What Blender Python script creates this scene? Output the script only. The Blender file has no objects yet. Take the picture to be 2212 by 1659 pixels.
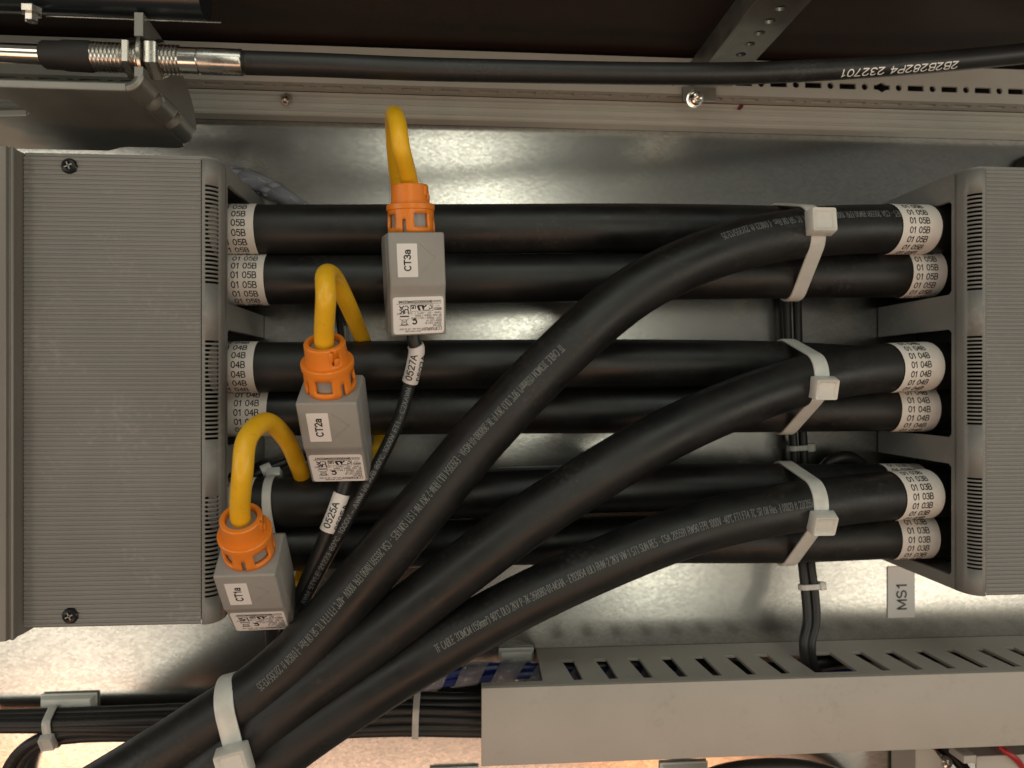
import bpy, bmesh, math, random
from mathutils import Vector, Matrix
from mathutils.geometry import tessellate_polygon
R = math.radians
random.seed(7)
scene = bpy.context.scene
C = scene.collection

# ------------------------------------------------------------------ camera
# The mounting plate lies in the XY plane (Z = distance in front of it).
CAM_H = 0.50                      # metres from plate to lens
YAW = R(4.33)
W0, H0, F0 = 2212.0, 1659.0, 1597.0
cam_d = bpy.data.cameras.new('camera')
cam_d.sensor_width = 36.0
cam_d.lens = 36.0 * F0 / W0
cam_d.clip_start, cam_d.clip_end = 0.01, 30.0
cam_d.dof.use_dof = True
cam_d.dof.focus_distance = 0.405
cam_d.dof.aperture_fstop = 8.0
cam = bpy.data.objects.new('camera', cam_d)
cam.location = (0, 0, CAM_H)
cam.rotation_euler = (0, -YAW, 0)
C.objects.link(cam)
scene.camera = cam

# ------------------------------------------------------------------ world + lamps
world = bpy.data.worlds.new('World')
scene.world = world
world.use_nodes = True
wn = world.node_tree.nodes['Background']
wn.inputs[0].default_value = (0.94, 0.92, 0.80, 1)
wn.inputs[1].default_value = 0.105


def area_lamp(name, loc, target, sx, sy, power, col):
    d = bpy.data.lights.new(name, 'AREA')
    d.shape = 'RECTANGLE'
    d.size, d.size_y = sx, sy
    d.energy = power
    d.color = col
    o = bpy.data.objects.new(name, d)
    o.location = loc
    o.rotation_euler = (Vector(target) - Vector(loc)).to_track_quat('-Z', 'Y').to_euler()
    C.objects.link(o)
    return o


area_lamp('ceiling_tube_left', (-0.98, -0.69, 1.5), (0, 0, 0), 0.85, 0.44, 2.3, (1.0, 0.94, 0.78))
area_lamp('ceiling_tube_right', (1.35, -0.50, 1.5), (0, 0, 0), 0.95, 0.55, 4.2, (1.0, 0.90, 0.72))
area_lamp('ceiling_tube_middle', (0.25, 0.12, 1.6), (0, 0, 0), 1.6, 0.20, 4.0, (1.0, 0.98, 0.80))
area_lamp('top_fill', (0.15, 1.25, 1.45), (0, 0, 0), 1.6, 0.5, 5.5, (0.93, 1.0, 0.90))  # added fill, brightens upward faces such as the slotted duct side
area_lamp('ceiling_tube_upper_left', (-1.00, 0.66, 1.5), (0, 0, 0), 0.50, 0.40, 2.2, (1.0, 0.95, 0.80))
area_lamp('side_fill_left', (-2.3, 0.0, 1.35), (0, 0, 0), 0.6, 1.4, 7.5, (1.0, 0.97, 0.88))  # added fill from outside the plate's reflections, lifts the cover flanks
area_lamp('side_fill_right', (2.4, 0.0, 1.35), (0, 0, 0), 0.6, 1.4, 7.5, (1.0, 0.95, 0.85))  # matching added fill from the right, no real fitting
area_lamp('warm_lamp_left', (-1.02, -1.15, 1.5), (0, 0, 0), 0.60, 0.36, 2.8, (1.0, 0.38, 0.14))
area_lamp('warm_lamp_middle', (-0.10, -1.15, 1.45), (0, 0, 0), 0.85, 0.34, 2.5, (1.0, 0.62, 0.42))
area_lamp('warm_lamp_right', (0.58, -1.12, 1.5), (0, 0, 0), 0.40, 0.30, 1.8, (1.0, 0.42, 0.18))

vs = scene.view_settings
scene.display_settings.display_device = 'sRGB'
vs.view_transform = 'Standard'
vs.look = 'None'
vs.exposure = 0.0
vs.gamma = 1.0
vs.use_curve_mapping = False
scene.render.engine = 'CYCLES'
scene.cycles.use_denoising = True
scene.cycles.max_bounces = 8

# ------------------------------------------------------------------ pixel -> place
_f = Vector((math.sin(YAW), 0, -math.cos(YAW)))
_r = Vector((math.cos(YAW), 0, math.sin(YAW)))
_u = Vector((0, 1, 0))
_o = Vector((0, 0, CAM_H))


def P(u, v, h):
    """Point at height h above the plate that the photograph shows at (u, v) (2212 px wide)."""
    d = _f * F0 + _r * (u - W0 / 2) + _u * (H0 / 2 - v)
    return _o + d * ((h - CAM_H) / d.z)


def px(p):
    q = Vector(p) - _o
    z = q.dot(_f)
    return (W0 / 2 + F0 * q.dot(_r) / z, H0 / 2 - F0 * q.dot(_u) / z)


# ------------------------------------------------------------------ materials
MATS = {}


def mat(name, col, rough=0.5, metal=0.0, var=0.0, vscale=60.0, bump=0.0, bscale=400.0, rvar=0.0,
        stretch=(1, 1, 1), col2=None, spec=0.5, coat=0.0, sss=0.0, trans=0.0, alpha=1.0, aniso=0.0, dust=None, dscale=700.0, damt=0.5):
    m = bpy.data.materials.new(name)
    m.use_nodes = True
    nt = m.node_tree
    n, l = nt.nodes, nt.links
    b = n['Principled BSDF']
    b.inputs['Base Color'].default_value = (*col, 1)
    b.inputs['Roughness'].default_value = rough
    b.inputs['Metallic'].default_value = metal
    b.inputs['Specular IOR Level'].default_value = spec
    b.inputs['Coat Weight'].default_value = coat
    b.inputs['Transmission Weight'].default_value = trans
    b.inputs['Alpha'].default_value = alpha
    b.inputs['Anisotropic'].default_value = aniso
    if sss:
        b.inputs['Subsurface Weight'].default_value = sss
        b.inputs['Subsurface Radius'].default_value = (0.004, 0.003, 0.002)
        b.inputs['Subsurface Scale'].default_value = 1.0
    tc = n.new('ShaderNodeTexCoord')
    mp = n.new('ShaderNodeMapping')
    mp.inputs['Scale'].default_value = stretch
    l.new(tc.outputs['Object'], mp.inputs['Vector'])
    if var > 0 or col2 or rvar > 0:
        t = n.new('ShaderNodeTexNoise')
        t.inputs['Scale'].default_value = vscale
        t.inputs['Detail'].default_value = 6
        t.inputs['Roughness'].default_value = 0.62
        l.new(mp.outputs[0], t.inputs['Vector'])
        if var > 0 or col2:
            rp = n.new('ShaderNodeValToRGB')
            c2 = col2 or tuple(c * (1 - var) for c in col)
            rp.color_ramp.elements[0].position = 0.3
            rp.color_ramp.elements[1].position = 0.72
            rp.color_ramp.elements[0].color = (*c2, 1)
            rp.color_ramp.elements[1].color = (*[min(1, c * (1 + var * 0.5)) for c in col], 1)
            l.new(t.outputs['Fac'], rp.inputs['Fac'])
            l.new(rp.outputs['Color'], b.inputs['Base Color'])
        if rvar > 0:
            mr = n.new('ShaderNodeMapRange')
            mr.inputs['To Min'].default_value = max(0.02, rough - rvar)
            mr.inputs['To Max'].default_value = min(1, rough + rvar)
            mr.inputs['From Min'].default_value = 0.3
            mr.inputs['From Max'].default_value = 0.7
            l.new(t.outputs['Fac'], mr.inputs['Value'])
            l.new(mr.outputs[0], b.inputs['Roughness'])
    if dust:
        dn = n.new('ShaderNodeTexNoise')
        dn.inputs['Scale'].default_value = dscale
        dn.inputs['Detail'].default_value = 3
        l.new(mp.outputs[0], dn.inputs['Vector'])
        big = n.new('ShaderNodeTexNoise')
        big.inputs['Scale'].default_value = 22
        big.inputs['Detail'].default_value = 4
        l.new(tc.outputs['Object'], big.inputs['Vector'])
        mu = n.new('ShaderNodeMath'); mu.operation = 'MULTIPLY'
        l.new(dn.outputs['Fac'], mu.inputs[0]); l.new(big.outputs['Fac'], mu.inputs[1])
        r2 = n.new('ShaderNodeMapRange')
        r2.inputs['From Min'].default_value = 0.30
        r2.inputs['From Max'].default_value = 0.46
        r2.inputs['To Max'].default_value = damt
        l.new(mu.outputs[0], r2.inputs['Value'])
        mx = n.new('ShaderNodeMix'); mx.data_type = 'RGBA'
        l.new(r2.outputs[0], mx.inputs['Factor'])
        src = b.inputs['Base Color'].links[0].from_socket if b.inputs['Base Color'].links else None
        if src:
            l.new(src, mx.inputs[6])
        else:
            mx.inputs[6].default_value = (*col, 1)
        mx.inputs[7].default_value = (*dust, 1)
        l.new(mx.outputs[2], b.inputs['Base Color'])
    if bump > 0:
        t2 = n.new('ShaderNodeTexNoise')
        t2.inputs['Scale'].default_value = bscale
        t2.inputs['Detail'].default_value = 4
        l.new(mp.outputs[0], t2.inputs['Vector'])
        bp = n.new('ShaderNodeBump')
        bp.inputs['Strength'].default_value = bump
        bp.inputs['Distance'].default_value = 0.0006
        l.new(t2.outputs['Fac'], bp.inputs['Height'])
        l.new(bp.outputs[0], b.inputs['Normal'])
    MATS[name] = m
    return m


def galvanised():
    m = bpy.data.materials.new('galvanised_steel')
    m.use_nodes = True
    nt = m.node_tree
    n, l = nt.nodes, nt.links
    b = n['Principled BSDF']
    b.inputs['Metallic'].default_value = 1.0
    tc = n.new('ShaderNodeTexCoord')
    mp = n.new('ShaderNodeMapping')
    mp.inputs['Scale'].default_value = (0.75, 1.2, 1)
    l.new(tc.outputs['Object'], mp.inputs['Vector'])
    sp = n.new('ShaderNodeTexVoronoi')            # zinc spangle
    sp.inputs['Scale'].default_value = 520
    l.new(mp.outputs[0], sp.inputs['Vector'])
    n1 = n.new('ShaderNodeTexNoise')              # cloudy oxide
    n1.inputs['Scale'].default_value = 14
    n1.inputs['Detail'].default_value = 8
    n1.inputs['Roughness'].default_value = 0.65
    l.new(tc.outputs['Object'], n1.inputs['Vector'])
    n2 = n.new('ShaderNodeTexNoise')              # fine grain
    n2.inputs['Scale'].default_value = 800
    n2.inputs['Detail'].default_value = 5
    n2.inputs['Roughness'].default_value = 0.7
    l.new(mp.outputs[0], n2.inputs['Vector'])
    n3 = n.new('ShaderNodeTexNoise')              # rolling streaks
    n3.inputs['Scale'].default_value = 90
    n3.inputs['Detail'].default_value = 4
    mp3 = n.new('ShaderNodeMapping')
    mp3.inputs['Scale'].default_value = (0.06, 1.6, 1)
    l.new(tc.outputs['Object'], mp3.inputs['Vector'])
    l.new(mp3.outputs[0], n3.inputs['Vector'])

    def mix(a, bb, fa):
        x = n.new('ShaderNodeMath'); x.operation = 'MULTIPLY_ADD'
        l.new(a, x.inputs[0]); x.inputs[1].default_value = fa
        if bb is None:
            x.inputs[2].default_value = 0
        else:
            l.new(bb, x.inputs[2])
        return x.outputs[0]
    sv = n.new('ShaderNodeSeparateColor')
    l.new(sp.outputs['Color'], sv.inputs[0])
    s = mix(n1.outputs['Fac'], None, 0.34)
    s = mix(n2.outputs['Fac'], s, 0.40)
    s = mix(sv.outputs[0], s, 0.16)
    s = mix(n3.outputs['Fac'], s, 0.10)
    rp = n.new('ShaderNodeValToRGB')
    rp.color_ramp.elements[0].position = 0.33
    rp.color_ramp.elements[1].position = 0.66
    rp.color_ramp.elements[0].color = (0.40, 0.40, 0.385, 1)
    rp.color_ramp.elements[1].color = (0.64, 0.63, 0.60, 1)
    l.new(s, rp.inputs['Fac'])
    l.new(rp.outputs['Color'], b.inputs['Base Color'])
    mr = n.new('ShaderNodeMapRange')
    mr.inputs['From Min'].default_value = 0.35
    mr.inputs['From Max'].default_value = 0.65
    mr.inputs['To Min'].default_value = 0.250
    mr.inputs['To Max'].default_value = 0.205
    l.new(s, mr.inputs['Value'])
    l.new(mr.outputs[0], b.inputs['Roughness'])
    bp = n.new('ShaderNodeBump')
    bp.inputs['Strength'].default_value = 0.05
    bp.inputs['Distance'].default_value = 0.00008
    hsum = mix(sp.outputs['Distance'], n2.outputs['Fac'], 0.6)
    l.new(hsum, bp.inputs['Height'])
    l.new(bp.outputs[0], b.inputs['Normal'])
    MATS['galv'] = m


galvanised()
mat('cover', (0.208, 0.203, 0.190), 0.52, var=0.13, vscale=14, rvar=0.08, bump=0.12, bscale=1500, dust=(0.32, 0.30, 0.27), dscale=300, damt=0.45)
mat('body_plastic', (0.20, 0.185, 0.165), 0.35, var=0.05)
mat('black_inner', (0.012, 0.012, 0.012), 0.7)
mat('cable', (0.0100, 0.0098, 0.0095), 0.44, var=0.6, vscale=26, rvar=0.11, bump=0.32, bscale=100, spec=0.48, dust=(0.055, 0.050, 0.043), dscale=420, damt=0.35)
mat('small_cable', (0.017, 0.0165, 0.0165), 0.44, dust=(0.06, 0.055, 0.05), dscale=600, damt=0.5, var=0.3, vscale=60, bump=0.08, bscale=600)
mat('paper', (0.74, 0.69, 0.64), 0.5, var=0.10, vscale=70, bump=0.25, bscale=160)
mat('sticker', (0.76, 0.72, 0.70), 0.35, var=0.03)
mat('ink', (0.012, 0.010, 0.012), 0.5)
mat('print', (0.21, 0.22, 0.21), 0.6, var=0.6, vscale=1400)
mat('white_print', (0.80, 0.80, 0.76), 0.5)
mat('faint_print', (0.22, 0.24, 0.25), 0.6, var=0.5, vscale=1800)
mat('sensor_grey', (0.30, 0.285, 0.265), 0.42, var=0.10, vscale=40, rvar=0.08, bump=0.10, bscale=1800)
mat('orange', (0.84, 0.235, 0.020), 0.34, var=0.06, bump=0.06, bscale=1500, sss=0.06)
mat('yellow', (0.88, 0.485, 0.015), 0.38, dust=(0.45, 0.22, 0.02), dscale=420, damt=0.5, var=0.12, vscale=45, rvar=0.08, bump=0.16, bscale=300)
mat('nylon', (0.66, 0.645, 0.60), 0.30, var=0.10, vscale=120, sss=0.45, spec=0.5)
mat('nylon_thin', (0.60, 0.59, 0.56), 0.28, sss=0.35)
mat('mount_white', (0.80, 0.81, 0.76), 0.45, sss=0.15)
mat('rail_paint', (0.385, 0.375, 0.335), 0.45, var=0.06, vscale=40, bump=0.08, bscale=900)
mat('wall_dark', (0.024, 0.0105, 0.006), 0.6, var=0.3, bump=0.1, bscale=600)
mat('blue_black', (0.010, 0.014, 0.017), 0.28, var=0.2)
mat('zinc', (0.55, 0.52, 0.47), 0.27, 1.0, var=0.15, vscale=120, rvar=0.06)
mat('zinc_dark', (0.23, 0.22, 0.20), 0.36, 1.0, var=0.25, vscale=40, rvar=0.08)
mat('bracket_steel', (0.27, 0.265, 0.24), 0.40, 0.60, var=0.20, vscale=35, rvar=0.08)
mat('bar_steel', (0.30, 0.29, 0.26), 0.40, 0.85, var=0.3, vscale=60, rvar=0.1)
mat('chrome', (0.72, 0.68, 0.63), 0.16, 1.0)
mat('boot', (0.013, 0.011, 0.010), 0.6)
mat('screw_black', (0.03, 0.03, 0.032), 0.3, 0.7)
mat('duct', (0.415, 0.380, 0.340), 0.48, dust=(0.30, 0.27, 0.24), dscale=260, damt=0.35, var=0.08, vscale=16, rvar=0.07, bump=0.10, bscale=1300)
mat('red_paint', (0.10, 0.004, 0.012), 0.4)
mat('red_wire', (0.36, 0.014, 0.018), 0.35)
mat('blue_wire', (0.012, 0.026, 0.16), 0.35)
mat('pale_wire', (0.32, 0.32, 0.36), 0.35)
mat('clear_wrap', (0.55, 0.55, 0.60), 0.18, trans=0.55, alpha=0.62)
mat('name_label', (0.72, 0.68, 0.66), 0.30, var=0.04)
mat('name_ink', (0.035, 0.033, 0.035), 0.5)


# ------------------------------------------------------------------ mesh helpers
class MB:
    def __init__(s):
        s.v, s.f = [], []

    def add(s, vs_, fs_):
        k = len(s.v)
        s.v += [Vector(p) for p in vs_]
        s.f += [tuple(i + k for i in f) for f in fs_]
        return s

    def build(s, name, material, parent=None, local=False, smooth=30, solid=0.0, bevel=0.0, offset=-1):
        """local=True: vertices already in the parent's frame."""
        me = bpy.data.meshes.new(name)
        vs_ = s.v
        off = Vector((0, 0, 0))
        if not local and vs_:
            xs = [p.x for p in vs_]; ys = [p.y for p in vs_]; zs = [p.z for p in vs_]
            off = Vector(((min(xs) + max(xs)) / 2, (min(ys) + max(ys)) / 2, min(zs)))
        me.from_pydata([p - off for p in vs_], [], s.f)
        me.validate()
        if smooth:
            for p in me.polygons:
                p.use_smooth = True
            me.set_sharp_from_angle(angle=R(smooth))
        me.materials.append(MATS[material])
        o = bpy.data.objects.new(name, me)
        C.objects.link(o)
        o.location = off
        if parent is not None:
            o.parent = parent
            if not local:
                o.matrix_parent_inverse = world_of(parent).inverted()
        if solid:
            md = o.modifiers.new('thickness', 'SOLIDIFY')
            md.thickness = solid
            md.offset = offset
        if bevel:
            md = o.modifiers.new('edges', 'BEVEL')
            md.width = bevel
            md.segments = 2
            md.limit_method = 'ANGLE'
            md.angle_limit = R(40)
        return o


def world_of(o):
    m = o.matrix_basis.copy()
    if o.parent is not None:
        m = world_of(o.parent) @ o.matrix_parent_inverse @ m
    return m


def tag(o, label, cat, group=None):
    o['label'] = label
    o['category'] = cat
    if group:
        o['group'] = group
    return o


def thing(name, loc, label, cat, group=None, mtx=None):
    o = bpy.data.objects.new(name, None)
    o.empty_display_size = 0.01
    C.objects.link(o)
    if mtx is not None:
        o.matrix_basis = mtx
    else:
        o.location = loc
    return tag(o, label, cat, group)


def structure(o):
    o['kind'] = 'structure'
    return o


def rbox(mb, mtx, size, bev=0.0, seg=2):
    bm = bmesh.new()
    bmesh.ops.create_cube(bm, size=1.0)
    for v in bm.verts:
        v.co = Vector((v.co.x * size[0], v.co.y * size[1], v.co.z * size[2]))
    if bev:
        bmesh.ops.bevel(bm, geom=list(bm.edges), offset=bev, segments=seg, affect='EDGES', profile=0.5)
    bm.verts.index_update()
    mb.add([mtx @ v.co for v in bm.verts], [[v.index for v in f.verts] for f in bm.faces])
    bm.free()
    return mb


def T(x, y, z):
    return Matrix.Translation((x, y, z))


def boxw(mb, x0, x1, y0, y1, z0, z1, bev=0.0):
    return rbox(mb, T((x0 + x1) / 2, (y0 + y1) / 2, (z0 + z1) / 2), (abs(x1 - x0), abs(y1 - y0), abs(z1 - z0)), bev)


def frame(o, ax, ay, az):
    m = Matrix((ax, ay, az)).transposed().to_4x4()
    m.translation = o
    return m


def catmull(pts, step=0.003):
    pts = [Vector(p) for p in pts]
    q = [pts[0] * 2 - pts[1]] + pts + [pts[-1] * 2 - pts[-2]]
    out = []
    for i in range(1, len(q) - 2):
        p0, p1, p2, p3 = q[i - 1:i + 3]
        d = lambda a, b: max(1e-6, (b - a).length) ** 0.5
        t1 = d(p0, p1); t2 = t1 + d(p1, p2); t3 = t2 + d(p2, p3)
        for k in range(24):
            t = t1 + (t2 - t1) * k / 24
            a1 = p0 * ((t1 - t) / t1) + p1 * (t / t1)
            a2 = p1 * ((t2 - t) / (t2 - t1)) + p2 * ((t - t1) / (t2 - t1))
            a3 = p2 * ((t3 - t) / (t3 - t2)) + p3 * ((t - t2) / (t3 - t2))
            b1 = a1 * ((t2 - t) / t2) + a2 * (t / t2)
            b2 = a2 * ((t3 - t) / (t3 - t1)) + a3 * ((t - t1) / (t3 - t1))
            out.append(b1 * ((t2 - t) / (t2 - t1)) + b2 * ((t - t1) / (t2 - t1)))
    out.append(pts[-1])
    L = [0.0]
    for a, b in zip(out, out[1:]):
        L.append(L[-1] + (b - a).length)
    n = max(2, int(L[-1] / step) + 1)
    res, j = [], 0
    for k in range(n + 1):
        s = L[-1] * k / n
        while j < len(out) - 2 and L[j + 1] < s:
            j += 1
        w = (s - L[j]) / max(1e-9, L[j + 1] - L[j])
        res.append(out[j].lerp(out[j + 1], min(1, w)))
    return res


class Path:
    def __init__(s, pts, step=0.003, raw=False):
        s.p = [Vector(p) for p in pts] if raw else catmull(pts, step)
        s.L = [0.0]
        for a, b in zip(s.p, s.p[1:]):
            s.L.append(s.L[-1] + (b - a).length)
        n = len(s.p)
        s.t = [(s.p[min(n - 1, i + 1)] - s.p[max(0, i - 1)]).normalized() for i in range(n)]

    def at(s, x):
        x = min(max(x, 0.0), s.L[-1])
        lo, hi = 0, len(s.L) - 1
        while hi - lo > 1:
            m = (lo + hi) // 2
            if s.L[m] <= x:
                lo = m
            else:
                hi = m
        w = (x - s.L[lo]) / max(1e-9, s.L[hi] - s.L[lo])
        return s.p[lo].lerp(s.p[hi], w), s.t[lo].lerp(s.t[hi], w).normalized()

    def near(s, u, v, lift=0.0):
        up = Vector((0, 0, lift))
        best = min(range(len(s.p)), key=lambda i: (px(s.p[i] + up)[0] - u) ** 2 + (px(s.p[i] + up)[1] - v) ** 2)
        c = [s.L[best] + k * 0.0002 for k in range(-25, 26)]
        f = lambda x: (px(s.at(x)[0] + up)[0] - u) ** 2 + (px(s.at(x)[0] + up)[1] - v) ** 2
        return min((x for x in c if 0 <= x <= s.L[-1]), key=f)

    def wrap(s, x, phi, r, up=Vector((0, 0, 1))):
        c, t = s.at(x)
        n = (up - t * up.dot(t)).normalized()
        b = n.cross(t)
        return c + (n * math.cos(phi) + b * math.sin(phi)) * r

    def sub(s, a, b, step=0.002):
        n = max(2, int((b - a) / step))
        return [s.at(a + (b - a) * k / n)[0] for k in range(n + 1)]

    def at_plane(s, o, ax):
        for i in range(len(s.p) - 1):
            d0, d1 = (s.p[i] - o).dot(ax), (s.p[i + 1] - o).dot(ax)
            if d0 * d1 <= 0 and d0 != d1:
                return s.p[i].lerp(s.p[i + 1], d0 / (d0 - d1))
        return min(s.p, key=lambda q: abs((q - o).dot(ax)))


def tube(mb, pts, r, n=20, caps=True, rfun=None):
    pts = [Vector(p) for p in pts]
    N = len(pts)
    tg = [(pts[min(N - 1, i + 1)] - pts[max(0, i - 1)]).normalized() for i in range(N)]
    up = Vector((0, 0, 1)) if abs(tg[0].z) < 0.9 else Vector((1, 0, 0))
    nn = (up - tg[0] * up.dot(tg[0])).normalized()
    vs_, fs_ = [], []
    for i in range(N):
        if i:
            nn = (nn - tg[i] * nn.dot(tg[i])).normalized()
        b = tg[i].cross(nn)
        rr = rfun(i / (N - 1)) if rfun else r
        for k in range(n):
            a = 2 * math.pi * k / n
            vs_.append(pts[i] + (nn * math.cos(a) + b * math.sin(a)) * rr)
    for i in range(N - 1):
        for k in range(n):
            k2 = (k + 1) % n
            fs_.append((i * n + k, i * n + k2, (i + 1) * n + k2, (i + 1) * n + k))
    if caps:
        fs_.append(tuple(range(n))[::-1])
        fs_.append(tuple((N - 1) * n + k for k in range(n)))
    return mb.add(vs_, fs_)


def lathe(mb, prof, mtx, n=32, caps=True):
    """prof: (radius, height) pairs, revolved round the local Z of mtx."""
    vs_, fs_ = [], []
    for r, z in prof:
        for k in range(n):
            a = 2 * math.pi * k / n
            vs_.append(mtx @ Vector((r * math.cos(a), r * math.sin(a), z)))
    for i in range(len(prof) - 1):
        for k in range(n):
            k2 = (k + 1) % n
            fs_.append((i * n + k, i * n + k2, (i + 1) * n + k2, (i + 1) * n + k))
    if caps:
        fs_.append(tuple(range(n))[::-1])
        fs_.append(tuple((len(prof) - 1) * n + k for k in range(n)))
    return mb.add(vs_, fs_)


def sheet(mb, outer, holes, thick, mtx):
    """2-D outline with holes -> plate from z=0 down to z=-thick in mtx."""
    loops = [outer] + list(holes)
    tri = tessellate_polygon([[Vector((p[0], p[1], 0)) for p in lp] for lp in loops])
    flat = [p for lp in loops for p in lp]
    n = len(flat)
    vs_ = [mtx @ Vector((p[0], p[1], 0)) for p in flat] + [mtx @ Vector((p[0], p[1], -thick)) for p in flat]
    fs_ = []
    for t in tri:
        a, b, c = (flat[i] for i in t)
        ar = (b[0] - a[0]) * (c[1] - a[1]) - (b[1] - a[1]) * (c[0] - a[0])
        t = tuple(t) if ar > 0 else tuple(t)[::-1]
        fs_.append(t)
        fs_.append(tuple(i + n for i in t)[::-1])
    k = 0
    for li, lp in enumerate(loops):
        m = len(lp)
        ar = sum(lp[i][0] * lp[(i + 1) % m][1] - lp[(i + 1) % m][0] * lp[i][1] for i in range(m))
        ccw = (ar > 0) == (li == 0)
        for i in range(m):
            a, b = k + i, k + (i + 1) % m
            fs_.append((b, a, a + n, b + n) if ccw else (a, b, b + n, a + n))
        k += m
    return mb.add(vs_, fs_)


def rrect(cx, cy, w, h, r, n=4):
    out = []
    for sx, sy, a0 in ((1, 1, 0), (-1, 1, 90), (-1, -1, 180), (1, -1, 270)):
        for k in range(n + 1):
            a = R(a0 + 90 * k / n)
            out.append((cx + sx * (w / 2 - r) + r * math.cos(a), cy + sy * (h / 2 - r) + r * math.sin(a)))
    return out


def circle(cx, cy, r, n=16):
    return [(cx + r * math.cos(2 * math.pi * k / n), cy + r * math.sin(2 * math.pi * k / n)) for k in range(n)]


def _arc(cx, cy, rx, ry, a0, a1, n=9):
    return [(cx + rx * math.cos(R(a0 + (a1 - a0) * k / n)), cy + ry * math.sin(R(a0 + (a1 - a0) * k / n))) for k in range(n + 1)]


def _oval(cx, cy, rx, ry):
    return _arc(cx, cy, rx, ry, 90, 450, 16)


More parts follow.
